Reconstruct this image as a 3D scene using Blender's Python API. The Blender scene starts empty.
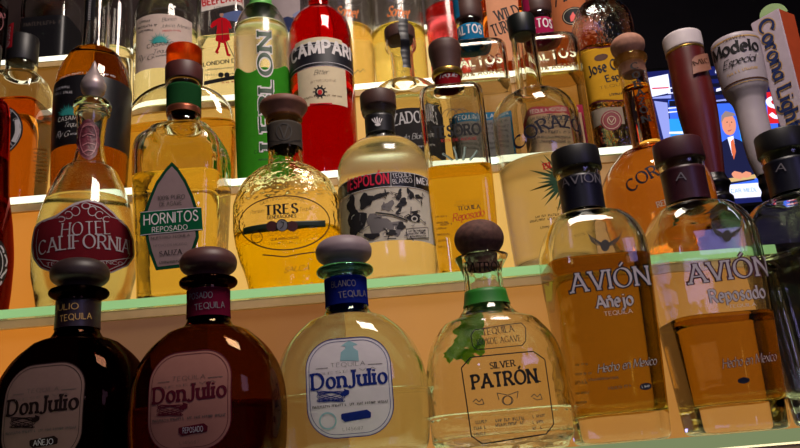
import bpy, bmesh, math, random
import numpy as np
from mathutils import Vector, Matrix
random.seed(7)
SC = bpy.context.scene
COL = SC.collection
R_ = math.radians

# ------------------------------------------------------------------ camera
FPX = 750.0
TH, PH = R_(17.5), R_(4.81)
EYE = Vector((0, 0, 1.30))
_F = Vector((0, math.cos(TH), math.sin(TH)))
_r0 = Vector((1, 0, 0)); _u0 = Vector((0, -math.sin(TH), math.cos(TH)))
_R = _r0 * math.cos(PH) - _u0 * math.sin(PH)
_U = _r0 * math.sin(PH) + _u0 * math.cos(PH)
cam = bpy.data.cameras.new('camera'); camo = bpy.data.objects.new('camera', cam); COL.objects.link(camo)
camo.matrix_world = Matrix(((_R.x, _U.x, -_F.x, EYE.x), (_R.y, _U.y, -_F.y, EYE.y), (_R.z, _U.z, -_F.z, EYE.z), (0, 0, 0, 1)))
cam.sensor_width = 36; cam.lens = FPX / 800 * 36; cam.clip_start = .02
SC.camera = camo

def ray(px, py):
    return _F * FPX + _R * (px - 400) + _U * (224 - py)
def at(px, py, Y):
    d = ray(px, py); return EYE + d * (Y / d.y)
def zc(P): return (P - EYE).dot(_F)
def solve_z(X, Y, py):
    """height on the vertical line (X, Y) that shows at picture row py"""
    a = (224 - py) / FPX
    P = Vector((X, Y, 0))
    u0, f0 = P.dot(_U), P.dot(_F)
    z = (a * f0 - u0) / (_U.z - a * _F.z)
    return z + EYE.z

# ------------------------------------------------------------------ materials
MATS = {}
def _new(name):
    m = bpy.data.materials.new(name); m.use_nodes = True
    nt = m.node_tree; nt.nodes.clear()
    return m, nt, nt.nodes.new('ShaderNodeOutputMaterial')
def nd(nt, t, **kw):
    n = nt.nodes.new(t)
    for k, v in kw.items():
        if k in n.inputs: n.inputs[k].default_value = v
        else: setattr(n, k, v)
    return n
def c4(c): return (c[0], c[1], c[2], 1)
def srgb(r, g, b):
    f = lambda v: (v / 255 / 12.92) if v / 255 <= .04045 else ((v / 255 + .055) / 1.055) ** 2.4
    return (f(r), f(g), f(b))
def noise_col(nt, col, amt, scale):
    tc = nd(nt, 'ShaderNodeTexCoord'); nz = nd(nt, 'ShaderNodeTexNoise', Scale=scale, Detail=4.0)
    nt.links.new(tc.outputs['Object'], nz.inputs['Vector'])
    mr = nd(nt, 'ShaderNodeMapRange'); mr.inputs[1].default_value = .3; mr.inputs[2].default_value = .7
    mr.inputs[3].default_value = 1 - amt; mr.inputs[4].default_value = 1 + amt
    nt.links.new(nz.outputs['Fac'], mr.inputs[0])
    mx = nd(nt, 'ShaderNodeVectorMath', operation='SCALE'); mx.inputs[0].default_value = col
    nt.links.new(mr.outputs[0], mx.inputs['Scale'])
    return mx.outputs[0], nz.outputs['Fac']
def solid(name, col, rough=.5, metal=0., amt=.08, scale=60., bump=0., bscale=0, spec=.5):
    if name in MATS: return MATS[name]
    m, nt, out = _new(name)
    b = nd(nt, 'ShaderNodeBsdfPrincipled', Roughness=rough, Metallic=metal)
    b.inputs['Specular IOR Level'].default_value = spec
    c, f = noise_col(nt, col, amt, scale)
    nt.links.new(c, b.inputs['Base Color'])
    if bump:
        bp = nd(nt, 'ShaderNodeBump', Strength=bump, Distance=.001); nt.links.new(f, bp.inputs['Height']); nt.links.new(bp.outputs[0], b.inputs['Normal'])
    nt.links.new(b.outputs[0], out.inputs[0])
    MATS[name] = m; return m
def paper(name, col, trans=.4, amt=.05, rough=None):
    if name in MATS: return MATS[name]
    m, nt, out = _new(name)
    c, f = noise_col(nt, col, amt, 90.)
    d = nd(nt, 'ShaderNodeBsdfDiffuse'); t = nd(nt, 'ShaderNodeBsdfTranslucent')
    nt.links.new(c, d.inputs[0]); nt.links.new(c, t.inputs[0])
    mx = nd(nt, 'ShaderNodeMixShader', Fac=trans)
    nt.links.new(d.outputs[0], mx.inputs[1]); nt.links.new(t.outputs[0], mx.inputs[2])
    nt.links.new(mx.outputs[0], out.inputs[0])
    MATS[name] = m; return m
def glass(name, col=(1, 1, 1), ior=1.45, rough=0., bump=0., bscale=200., dist=.001):
    if name in MATS: return MATS[name]
    m, nt, out = _new(name)
    g = nd(nt, 'ShaderNodeBsdfGlass', IOR=ior, Roughness=rough); g.inputs['Color'].default_value = c4(col)
    if bump:
        tc = nd(nt, 'ShaderNodeTexCoord'); nz = nd(nt, 'ShaderNodeTexNoise', Scale=bscale, Detail=1.5)
        nt.links.new(tc.outputs['Object'], nz.inputs['Vector'])
        bp = nd(nt, 'ShaderNodeBump', Strength=bump, Distance=dist); nt.links.new(nz.outputs['Fac'], bp.inputs['Height']); nt.links.new(bp.outputs[0], g.inputs['Normal'])
    nt.links.new(g.outputs[0], out.inputs[0])
    MATS[name] = m; return m
def glow(name, base, col, strength, amt=.08, scale=9.):
    if name in MATS: return MATS[name]
    m, nt, out = _new(name)
    c, f = noise_col(nt, col, amt, scale)
    b = nd(nt, 'ShaderNodeBsdfPrincipled', Roughness=.5); b.inputs['Base Color'].default_value = c4(base)
    nt.links.new(c, b.inputs['Emission Color']); b.inputs['Emission Strength'].default_value = strength
    nt.links.new(b.outputs[0], out.inputs[0])
    MATS[name] = m; return m

# ------------------------------------------------------------------ objects
def tag(o, label=None, cat=None, group=None, kind=None):
    for k, v in (('label', label), ('category', cat), ('group', group), ('kind', kind)):
        if v: o[k] = v
    return o
def empty(name, loc, rz=0, **kw):
    o = bpy.data.objects.new(name, None); COL.objects.link(o); o.empty_display_size = .02
    o.location = loc; o.rotation_euler = (0, 0, rz)
    return tag(o, **kw)
def link_mesh(name, verts, faces, mats, parent=None, fm=None, smooth=True, recalc=False):
    me = bpy.data.meshes.new(name); me.from_pydata([tuple(v) for v in verts], [], faces)
    if not isinstance(mats, (list, tuple)): mats = [mats]
    for m in mats: me.materials.append(m)
    if fm is not None:
        for p, i in zip(me.polygons, fm): p.material_index = i
    for p in me.polygons: p.use_smooth = smooth
    if recalc:
        bm = bmesh.new(); bm.from_mesh(me); bmesh.ops.recalc_face_normals(bm, faces=bm.faces); bm.to_mesh(me); bm.free()
    me.update()
    o = bpy.data.objects.new(name, me); COL.objects.link(o)
    if parent: o.parent = parent
    return o
def box(name, x0, x1, y0, y1, z0, z1, mat, parent=None, bev=0.):
    bm = bmesh.new(); bmesh.ops.create_cube(bm, size=1)
    for v in bm.verts:
        v.co = Vector((x0 + (v.co.x + .5) * (x1 - x0), y0 + (v.co.y + .5) * (y1 - y0), z0 + (v.co.z + .5) * (z1 - z0)))
    if bev: bmesh.ops.bevel(bm, geom=bm.edges[:], offset=bev, segments=2, affect='EDGES', profile=.6)
    me = bpy.data.meshes.new(name); bm.to_mesh(me); bm.free(); me.materials.append(mat)
    o = bpy.data.objects.new(name, me); COL.objects.link(o)
    if parent: o.parent = parent
    return o

def pchip(xs, ys, xq):
    xs = np.asarray(xs, float); ys = np.asarray(ys, float); xq = np.asarray(xq, float)
    h = np.diff(xs); d = np.diff(ys) / h; n = len(xs)
    m = np.zeros(n)
    if n == 2: m[:] = d[0]
    else:
        for i in range(1, n - 1):
            if d[i - 1] * d[i] > 0:
                w1 = 2 * h[i] + h[i - 1]; w2 = h[i] + 2 * h[i - 1]
                m[i] = (w1 + w2) / (w1 / d[i - 1] + w2 / d[i])
        m[0] = d[0]; m[-1] = d[-1]
    i = np.clip(np.searchsorted(xs, xq) - 1, 0, n - 2)
    t = np.clip((xq - xs[i]) / h[i], 0, 1)
    return (ys[i] * (1 + 2 * t) * (1 - t) ** 2 + m[i] * h[i] * t * (1 - t) ** 2 + ys[i + 1] * t * t * (3 - 2 * t) + m[i + 1] * h[i] * t * t * (t - 1))

def ring_pts(rx, ry, n, z, N):
    out = []
    for i in range(N):
        a = 2 * math.pi * i / N
        c, s = math.cos(a), math.sin(a)
        if n <= 2.01: out.append((rx * c, ry * s, z))
        else:
            # even spread of points around a superellipse
            q = (abs(c) ** n + abs(s) ** n) ** (-1 / n)
            out.append((rx * c * q, ry * s * q, z))
    return out
def grid_of_rings(rings, cap0=None, cap1=None):
    """rings: lists of equal length; caps: centre points that close the ends"""
    N = len(rings[0]); V = [p for r in rings for p in r]; Fs = []
    for j in range(len(rings) - 1):
        for i in range(N):
            k = (i + 1) % N
            Fs.append((j * N + i, j * N + k, (j + 1) * N + k, (j + 1) * N + i))
    if cap0 is not None:
        V.append(cap0); c = len(V) - 1
        for i in range(N): Fs.append((c, (i + 1) % N, i))
    if cap1 is not None:
        V.append(cap1); c = len(V) - 1; b = (len(rings) - 1) * N
        for i in range(N): Fs.append((c, b + i, b + (i + 1) % N))
    return V, Fs

# ------------------------------------------------------------------ pen lettering (strokes drawn with a broad nib)
def arc(cx, cy, rx, ry, a0, a1):
    n = max(4, int(abs(a1 - a0) / 15))
    return [(cx + rx * math.cos(R_(a0 + (a1 - a0) * i / n)), cy + ry * math.sin(R_(a0 + (a1 - a0) * i / n))) for i in range(n + 1)]
def spl(*p):
    """smooth curve through the points"""
    P = [np.array(q, float) for q in p]; out = []
    for i in range(len(P) - 1):
        a = P[i - 1] if i else 2 * P[0] - P[1]; b, c = P[i], P[i + 1]; d = P[i + 2] if i + 2 < len(P) else 2 * P[-1] - P[-2]
        for k in range(5):
            t = k / 5
            out.append(tuple(.5 * (2 * b + (c - a) * t + (2 * a - 5 * b + 4 * c - d) * t * t + (3 * b - a - 3 * c + d) * t ** 3)))
    out.append(tuple(P[-1])); return out
XH = .66
G = {
 'A': (.78, [[(0, 0), (.39, 1)], [(.39, 1), (.78, 0)], [(.15, .34), (.63, .34)]]),
 'B': (.6, [[(0, 0), (0, 1)], [(0, 1), (.28, 1)] + arc(.28, .765, .24, .235, 90, -90) + [(0, .53)], [(0, .53), (.3, .53)] + arc(.3, .265, .29, .265, 90, -90) + [(0, 0)]]),
 'C': (.74, [arc(.42, .5, .42, .5, 42, 318)]),
 'D': (.72, [[(0, 0), (0, 1)], [(0, 1), (.25, 1)] + arc(.25, .5, .47, .5, 90, -90) + [(0, 0)]]),
 'E': (.54, [[(0, 0), (0, 1)], [(0, 1), (.52, 1)], [(0, .52), (.42, .52)], [(0, 0), (.54, 0)]]),
 'F': (.52, [[(0, 0), (0, 1)], [(0, 1), (.52, 1)], [(0, .52), (.42, .52)]]),
 'G': (.78, [arc(.42, .5, .42, .5, 42, 325), [(.76, .08), (.76, .44)], [(.5, .44), (.76, .44)]]),
 'H': (.7, [[(0, 0), (0, 1)], [(.7, 0), (.7, 1)], [(0, .52), (.7, .52)]]),
 'I': (.02, [[(0, 0), (0, 1)]]),
 'J': (.34, [[(.3, 1), (.3, .2)] + arc(.1, .2, .2, .28, -15, -140)]),
 'K': (.64, [[(0, 0), (0, 1)], [(0, .4), (.58, 1)], [(.2, .58), (.64, 0)]]),
 'L': (.5, [[(0, 0), (0, 1)], [(0, 0), (.5, 0)]]),
 'M': (.9, [[(0, 0), (.06, 1)], [(.06, 1), (.45, .1)], [(.45, .1), (.84, 1)], [(.84, 1), (.9, 0)]]),
 'N': (.7, [[(0, 0), (0, 1)], [(0, 1), (.7, 0)], [(.7, 0), (.7, 1)]]),
 'O': (.86, [arc(.43, .5, .43, .5, 90, 450)]),
 'P': (.56, [[(0, 0), (0, 1)], [(0, 1), (.28, 1)] + arc(.28, .74, .28, .26, 90, -90) + [(0, .48)]]),
 'Q': (.86, [arc(.43, .5, .43, .5, 90, 450), [(.5, .2), (.85, -.15)]]),
 'R': (.64, [[(0, 0), (0, 1)], [(0, 1), (.28, 1)] + arc(.28, .745, .28, .255, 90, -90) + [(0, .49)], [(.28, .49), (.64, 0)]]),
 'S': (.54, [spl((.48, .84), (.36, .98), (.2, .99), (.04, .86), (.08, .64), (.28, .52), (.48, .38), (.52, .16), (.36, .01), (.16, .02), (.02, .18))]),
 'T': (.66, [[(.33, 0), (.33, 1)], [(0, 1), (.66, 1)]]),
 'U': (.68, [[(0, 1), (0, .3)] + arc(.34, .3, .34, .3, 180, 360) + [(.68, 1)]]),
 'V': (.74, [[(0, 1), (.37, 0)], [(.37, 0), (.74, 1)]]),
 'W': (1.1, [[(0, 1), (.28, 0)], [(.28, 0), (.55, .95)], [(.55, .95), (.82, 0)], [(.82, 0), (1.1, 1)]]),
 'X': (.68, [[(0, 1), (.68, 0)], [(0, 0), (.68, 1)]]),
 'Y': (.7, [[(0, 1), (.35, .48)], [(.7, 1), (.35, .48)], [(.35, .48), (.35, 0)]]),
 'Z': (.62, [[(.03, 1), (.6, 1)], [(.6, 1), (0, 0)], [(0, 0), (.62, 0)]]),
 'a': (.46, [arc(.22, .31, .22, .31, 60, 300), [(.42, XH), (.42, 0)]]),
 'b': (.46, [[(0, 1), (0, 0)], arc(.23, .32, .23, .32, -150, 150)]),
 'c': (.42, [arc(.24, .33, .24, .33, 45, 315)]),
 'd': (.46, [[(.44, 1), (.44, 0)], arc(.22, .32, .22, .32, 30, 330)]),
 'e': (.46, [[(.02, .36), (.44, .36)] + arc(.23, .33, .22, .33, 5, 310)]),
 'f': (.3, [[(.1, 0), (.1, .8)] + arc(.26, .8, .16, .2, 180, 70), [(0, XH), (.28, XH)]]),
 'g': (.46, [arc(.22, .34, .22, .31, 60, 300), [(.42, XH), (.42, -.1)] + arc(.22, -.1, .2, .2, 0, -140)]),
 'h': (.46, [[(0, 0), (0, 1)], [(0, .42)] + arc(.22, .42, .22, .24, 150, 0) + [(.44, 0)]]),
 'i': (.04, [[(0, 0), (0, XH)], [(0, .86), (.01, .93)]]),
 'j': (.2, [[(.16, XH), (.16, -.1)] + arc(0, -.1, .16, .2, 0, -120), [(.16, .86), (.17, .93)]]),
 'k': (.46, [[(0, 0), (0, 1)], [(.42, XH), (.02, .28)], [(.14, .4), (.46, 0)]]),
 'l': (.04, [[(0, 0), (0, 1)]]),
 'm': (.78, [[(0, 0), (0, XH)], [(0, .42)] + arc(.19, .42, .19, .24, 150, 0) + [(.38, 0)], [(.38, .42)] + arc(.57, .42, .19, .24, 150, 0) + [(.76, 0)]]),
 'n': (.46, [[(0, 0), (0, XH)], [(0, .42)] + arc(.22, .42, .22, .24, 150, 0) + [(.44, 0)]]),
 'o': (.5, [arc(.25, .33, .25, .33, 90, 450)]),
 'p': (.46, [[(0, XH), (0, -.32)], arc(.23, .32, .23, .32, -150, 150)]),
 'q': (.46, [[(.44, XH), (.44, -.32)], arc(.22, .32, .22, .32, 30, 330)]),
 'r': (.3, [[(0, 0), (0, XH)], [(0, .42)] + arc(.2, .42, .2, .24, 150, 50)]),
 's': (.36, [spl((.33, .56), (.2, .66), (.05, .56), (.08, .4), (.26, .29), (.34, .14), (.2, 0), (.02, .1))]),
 't': (.3, [[(.12, .9), (.12, .12)] + arc(.24, .12, .12, .12, 180, 300), [(0, XH), (.3, XH)]]),
 'u': (.46, [[(0, XH), (0, .24)] + arc(.22, .24, .22, .24, 180, 330), [(.44, XH), (.44, 0)]]),
 'v': (.46, [[(0, XH), (.23, 0)], [(.23, 0), (.46, XH)]]),
 'w': (.7, [[(0, XH), (.18, 0)], [(.18, 0), (.35, XH)], [(.35, XH), (.52, 0)], [(.52, 0), (.7, XH)]]),
 'x': (.46, [[(0, XH), (.46, 0)], [(0, 0), (.46, XH)]]),
 'y': (.46, [[(0, XH), (.23, 0)], [(.46, XH), (.14, -.3)]]),
 'z': (.42, [[(0, XH), (.4, XH)], [(.4, XH), (0, 0)], [(0, 0), (.42, 0)]]),
 '0': (.56, [arc(.28, .5, .28, .5, 90, 450)]), '1': (.2, [[(.02, .84), (.18, 1), (.18, 0)]]),
 '2': (.52, [arc(.26, .74, .25, .26, 160, -30) + [(0, 0)], [(0, 0), (.52, 0)]]),
 '3': (.5, [arc(.22, .76, .24, .24, 150, -80), arc(.22, .27, .27, .27, 80, -150)]),
 '4': (.56, [[(.42, 0), (.42, 1)], [(.42, 1), (0, .3)], [(0, .3), (.56, .3)]]),
 '5': (.5, [[(.46, 1), (.08, 1), (.05, .56)] + arc(.22, .3, .27, .3, 110, -150)]),
 '6': (.54, [arc(.27, .3, .27, .3, 0, 360), spl((.46, .98), (.2, .85), (.02, .5), (0, .3))]),
 '7': (.5, [[(0, 1), (.5, 1)], [(.5, 1), (.16, 0)]]),
 '8': (.52, [arc(.26, .75, .22, .25, -90, 270), arc(.26, .25, .26, .25, 90, 450)]),
 '9': (.54, [arc(.27, .7, .27, .3, 0, 360), spl((.54, .7), (.5, .4), (.34, .12), (.08, .02))]),
 '%': (.8, [arc(.16, .78, .16, .2, 0, 360), arc(.64, .22, .16, .2, 0, 360), [(.12, 0), (.68, 1)]]),
 '.': (.04, [[(0, .02), (.02, .08)]]), ',': (.05, [[(.04, .06), (0, -.14)]]), '-': (.3, [[(0, .4), (.3, .4)]]), ':': (.04, [[(0, .02), (.02, .08)], [(0, .5), (.02, .56)]]),
 "'": (.05, [[(.03, 1), (.02, .8)]]), '&': (.7, [spl((.68, 0), (.3, .45), (.14, .8), (.28, 1), (.42, .8), (.1, .42), (.06, .14), (.26, 0), (.5, .12), (.62, .42))]),
}
for ch, base, mark in (('Ó', 'O', 'a'), ('É', 'E', 'a'), ('Ñ', 'N', 't'), ('ñ', 'n', 't'), ('é', 'e', 'a'), ('Ç', 'C', 'c')):
    w, s = G[base]; t = 1.12 if base.isupper() else .8
    if mark == 'a': ex = [[(w * .42, t), (w * .42 + .2, t + .2)]]
    elif mark == 't': ex = [spl((w * .2, t), (w * .38, t + .1), (w * .6, t), (w * .8, t + .1))]
    else: ex = [[(w * .55, 0), (w * .5, -.22)]]
    G[ch] = (w, s + ex)
STY = {
 'serif': dict(thin=.045, thick=.15, nib=18, serif=.26, gap=.26),
 'fat': dict(thin=.07, thick=.25, nib=12, serif=.34, gap=.3),
 'sans': dict(thin=.1, thick=.12, nib=0, serif=0, gap=.24),
 'bold': dict(thin=.17, thick=.22, nib=0, serif=0, gap=.3),
 'light': dict(thin=.055, thick=.06, nib=0, serif=0, gap=.28),
 'script': dict(thin=.03, thick=.1, nib=35, serif=0, gap=.1, slant=.35),
 'black': dict(thin=.04, thick=.2, nib=42, serif=.18, gap=.2),
}
def layout(s, style):
    """-> strokes in em units, total width"""
    st = STY[style]; x = 0; out = []; words = 0
    for ch in s:
        if ch == ' ': x += .42; continue
        w, ss = G.get(ch, G['o'])
        for q in ss: out.append([(px + x + st.get('slant', 0) * py, py) for px, py in q])
        x += w + st['gap']
    return out, max(.01, x - st['gap'])
def ribbon(pts, wfun, closed=False, ext=0.):
    """quads along a polyline, width by direction"""
    quads = []; n = len(pts)
    for i in range(n - 1):
        a, b = np.array(pts[i], float), np.array(pts[i + 1], float)
        d = b - a; L = np.hypot(*d)
        if L < 1e-9: continue
        d /= L; nn = np.array((-d[1], d[0])); w = wfun(d) / 2
        # mitre with neighbours when the bend is gentle
        def off(prev, nxt, p):
            if prev is None or nxt is None: return nn * w
            d1 = p - prev; d2 = nxt - p; l1, l2 = np.hypot(*d1), np.hypot(*d2)
            if l1 < 1e-9 or l2 < 1e-9: return nn * w
            d1 /= l1; d2 /= l2
            if d1 @ d2 < .72: return nn * w
            m = (d1 + d2); m /= np.hypot(*m); mn = np.array((-m[1], m[0]))
            return mn * (wfun(m) / 2)
        pa = np.array(pts[i - 1], float) if i else (np.array(pts[-2], float) if closed else None)
        pb = np.array(pts[i + 2], float) if i + 2 < n else (np.array(pts[1], float) if closed else None)
        oa, ob = off(pa, b, a), off(a, pb, b)
        a2 = a - d * ext * w if (pa is None or (a - pa) @ d < .6 * np.hypot(*(a - pa))) else a
        b2 = b + d * ext * w if (pb is None or (pb - b) @ d < .6 * np.hypot(*(pb - b))) else b
        quads.append((a2 + oa, a2 - oa, b2 - ob, b2 + ob))
    return quads
def resample(pts, step):
    out = [pts[0]]
    for a, b in zip(pts, pts[1:]):
        L = math.hypot(b[0] - a[0], b[1] - a[1]); k = max(1, int(math.ceil(L / step)))
        for i in range(1, k + 1): out.append((a[0] + (b[0] - a[0]) * i / k, a[1] + (b[1] - a[1]) * i / k))
    return out
def text_quads(s, style, grow=0., step=.25):
    st = STY[style]; strokes, W = layout(s, style)
    na = R_(st['nib'])
    wf = lambda d: st['thin'] + (st['thick'] - st['thin']) * abs(d[1] * math.cos(na) - d[0] * math.sin(na)) ** 1.2 + grow
    Q = []
    for q in strokes:
        Q += ribbon(resample(q, step), wf, ext=.35 if st['serif'] == 0 else .15)
        if st['serif']:
            for e, f in ((q[0], q[1]), (q[-1], q[-2])):
                dx, dy = f[0] - e[0], f[1] - e[1]; L = math.hypot(dx, dy)
                if L > .05 and abs(dy) / L > .72 and len(q) < 40 and (abs(e[1]) < .02 or abs(e[1] - 1) < .02 or abs(e[1] - XH) < .02):
                    h = st['serif'] / 2 + grow / 2; t = .05 + grow / 2
                    y = e[1] + (t * .4 if e[1] < .3 else -t * .4)
                    if style == 'black':
                        Q.append((np.array((e[0] - h, y + t)), np.array((e[0] - h, y - t * .2)), np.array((e[0] + h, y - t)), np.array((e[0] + h, y + t * .2))))
                    else:
                        Q.append((np.array((e[0] - h, y + t)), np.array((e[0] - h, y - t)), np.array((e[0] + h, y - t)), np.array((e[0] + h, y + t))))
    return Q, W

# ------------------------------------------------------------------ the stepped back bar: shelf fronts and heights
Z0 = EYE.z
EDGE = {1: .478, 2: .645, 3: .770, 4: .895, 5: 1.020}
TOPZ = {1: Z0, 2: Z0 + .155, 3: Z0 + .311, 4: Z0 + .482, 5: Z0 + .642}
AXY = {1: .582, 2: .710, 3: .835, 4: .960, 5: 1.085}
GT = .008                                   # glass plate thickness

def sect(rx, ry, n):
    a = np.radians(np.linspace(-178, 178, 357))
    c, s = np.sin(a), -np.cos(a)
    q = 1 / (np.abs(c / rx) ** n + np.abs(s / ry) ** n) ** (1 / n)
    x, y = c * q, s * q
    L = np.concatenate(([0], np.cumsum(np.hypot(np.diff(x), np.diff(y)))))
    L -= L[178]
    tx, ty = np.gradient(x), np.gradient(y); t = np.hypot(tx, ty)
    return L, x, y, ty / t, -tx / t

class Vessel:
    """a thing turned about (or squared round) a vertical axis; rows come as (picture row on the axis, half width in pixels)"""
    def __init__(s, name, label, cat, tier, ax, prof, base, k=1., n=2., rot=0., Y=None, z0=None, group=None, foot=.004, like=None):
        s.Y = Y if Y else AXY[tier]; s.z0 = z0 if z0 is not None else TOPZ[tier] + .0002
        P = at(ax[0], ax[1], s.Y); s.X = P.x
        s.k, s.n = k, n; s.az = math.atan2(s.X, s.Y); s.rot = R_(rot)
        s.root = empty(name, (s.X, s.Y, s.z0), s.rot, label=label, cat=cat, group=group)
        s.like = like; s.cache = {}
        if like:
            s.pz, s.pr, s.zt, s.k, s.n, s.cache = like.pz, like.pr, like.zt, like.k, like.n, like.cache; return
        hs = [h for _, h in prof]; s.h0, s.h1 = min(hs), max(hs + [base])
        rows = []
        neck = True
        for y, h in prof:
            neck = neck and h < 1.4 * prof[0][1]
            z = s.zq(y, h) if neck else s.zy(y); rows.append((z, s.rad(z, h)))
        for i in range(len(rows) - 2, -1, -1):
            if rows[i][0] < rows[i + 1][0] + .0012: rows[i] = (rows[i + 1][0] + .0012, rows[i][1])
        zlow = rows[-1][0]
        if base and zlow > foot + .003: rows.append((foot, s.rad(.0, base)))
        rows.sort()
        s.pz = np.array([r[0] for r in rows]); s.pr = np.array([r[1] for r in rows]); s.cache = {}
        s.zt = s.pz[-1]
    def zy(s, y):
        if s.like: return s.like.zy(y)
        return solve_z(s.X, s.Y, y) - s.z0
    def zq(s, y, h):
        """height of the near rim of a ring of half width h that shows at picture row y"""
        if s.like: return s.like.zq(y, h)
        return solve_z(s.X, s.Y - h * s.scale(s.zy(y)), y) - s.z0
    def scale(s, z): return zc(Vector((s.X, s.Y, z + s.z0))) / FPX
    def blend(s, h):
        t = min(1, max(0, (h - s.h0) / max(1e-6, (s.h1 - s.h0)))); t = t * t * (3 - 2 * t)
        return 1 + (s.k - 1) * t, 2 + (s.n - 2) * t
    def rad(s, z, h, plain=False):
        if s.like: return s.like.rad(z, h, plain)
        k, n = (1, 2) if plain else s.blend(h)
        r = h * s.scale(z) * math.cos(s.az)
        A = abs(s.az + s.rot); q = n / (n - 1)
        return r / ((abs(math.cos(A)) ** q + (k * abs(math.sin(A))) ** q) ** (1 / q))
    def r(s, z): return float(pchip(s.pz, s.pr, [z])[0])
    def sec(s, z):
        r = s.r(min(max(z, s.pz[0]), s.zt))
        r0, r1 = s.pr.min(), s.pr.max()
        t = min(1, max(0, (r - r0) / max(1e-9, r1 - r0))); t = t * t * (3 - 2 * t)
        return r, r * (1 + (s.k - 1) * t), 2 + (s.n - 2) * t
    def tab(s, key):
        if key not in s.cache: s.cache[key] = sect(*s.sec(key * .001))
        return s.cache[key]
    def table(s, z):
        f = z / .001; k = math.floor(f); f -= k; A, B = s.tab(k), s.tab(k + 1)
        return [p + (q - p) * f for p, q in zip(A, B)]
    def S(s, u, z, off):
        L, x, y, nx, ny = s.table(z)
        x0, y0 = np.interp(u, L, x), np.interp(u, L, y)
        a, b = np.interp(u, L, nx), np.interp(u, L, ny)
        return (x0 + a * off, y0 + b * off, z)
    def uv(s, px, py, own=False):
        if s.like and not own: return s.like.uv(px, py)
        d = ray(px, py).normalized(); o = EYE - Vector((s.X, s.Y, s.z0))
        ca, sa = math.cos(-s.rot), math.sin(-s.rot)
        rt = lambda v: Vector((v.x * ca - v.y * sa, v.x * sa + v.y * ca, v.z))
        d, o = rt(d), rt(o)
        tm = -(o.x * d.x + o.y * d.y) / (d.x ** 2 + d.y ** 2)
        def f(t):
            P = o + d * t; rx, ry, n = s.sec(P.z); return (abs(P.x / rx) ** n + abs(P.y / ry) ** n) ** (1 / n) - 1
        best, bt, prev = 9, tm, None; t = tm - .09; hit = None
        while t < tm + .02:
            v = f(t)
            if v < best: best, bt = v, t
            if v <= 0: hit = t; break
            t += .002
        if hit is not None:
            a, b = hit - .002, hit
            for _ in range(14):
                m = (a + b) / 2
                if f(m) > 0: a = m
                else: b = m
            bt = b
        P = o + d * bt
        L, x, y, _, _ = s.table(P.z)
        ang = math.atan2(P.x, -P.y); A = np.arctan2(x, -y)
        return float(np.interp(ang, A, L)), P.z
    def axpx(s, py):
        z = s.zy(py); P = Vector((s.X, s.Y, z + s.z0)) - EYE
        return 400 + FPX * P.dot(_R) / P.dot(_F)
    def zf(s, py): return s.like.zf(py) if s.like else s.uv(s.axpx(py), py)[1]
    def pxm(s, z): return s.scale(z) * .95
    # ---- meshes
    def rings(s, zs, dr, N):
        return [ring_pts(max(.0008, rx - dr), max(.0008, ry - dr), n, z, N) for z in zs for rx, ry, n in [s.sec(z)]]
    def glass(s, mat, wall=.0028, bottom=.008, N=72, name='glass_body', punt=.002):
        s.wall, s.bottom = wall, bottom
        zs = np.arange(.004, s.zt, .0022).tolist() + [s.zt]
        r0 = s.sec(.004)
        outer = []
        for dz, dr in ((0, .0042), (.0006, .0022), (.0018, .0008)):
            outer.append(ring_pts(r0[0] - dr, r0[1] - dr, r0[2], dz, N))
        outer += s.rings(zs, 0, N)
        lip = s.sec(s.zt)
        outer.append(ring_pts(lip[0] - wall * .5, lip[1] - wall * .5, lip[2], s.zt + .0006, N))
        zi = [z for z in s.inner_z(s.zt)][::-1]
        inner = [s.inner_ring(z, 0, N) for z in zi]
        V, F = grid_of_rings(outer + inner, (0, 0, punt), (0, 0, bottom + punt * .6))
        s.glass_o = link_mesh(name, V, F, mat, s.root, recalc=True)
        return s.glass_o
    def inner_z(s, top):
        b = s.bottom
        return [b, b + .0008, b + .002, b + .004, b + .0065] + np.arange(b + .009, top - .001, .0025).tolist() + [top]
    def inner_ring(s, z, grow, N):
        rx, ry, n = s.sec(z); t = min(1, (z - s.bottom) / .0075); cut = .006 * (1 - math.sqrt(max(0, 1 - (1 - t) ** 2)))
        d = s.wall - grow + cut
        return ring_pts(max(.0006, rx - d), max(.0006, ry - d), n, z, N)
    def liquid(s, mat, y=None, z=None, N=72, name='liquid'):
        zl = z if z is not None else s.zf(y)
        zs = s.inner_z(zl)
        rings = [s.inner_ring(q, .0002, N) for q in zs]
        rx, ry, n = s.sec(zl)
        rings.append(ring_pts(rx - s.wall - .0012, ry - s.wall - .0012, n, zl - .0008, N))
        V, F = grid_of_rings(rings, (0, 0, s.bottom + .001), (0, 0, zl - .0009))
        return link_mesh(name, V, F, mat, s.root, recalc=True)
    def lathe(s, name, rows, mat, N=56, parent=None, off=(0, 0)):
        rr = []
        for y, h in rows:
            z = s.zq(y, max(q for _, q in rows)); rr.append((z, s.rad(z, h, True)))
        rr.sort()
        rings = [[(p[0] + off[0], p[1] + off[1], p[2]) for p in ring_pts(r, r, 2, z, N)] for z, r in rr]
        V, F = grid_of_rings(rings, (off[0], off[1], rr[0][0]), (off[0], off[1], rr[-1][0]))
        return link_mesh(name, V, F, mat, parent or s.root, recalc=True)
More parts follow.
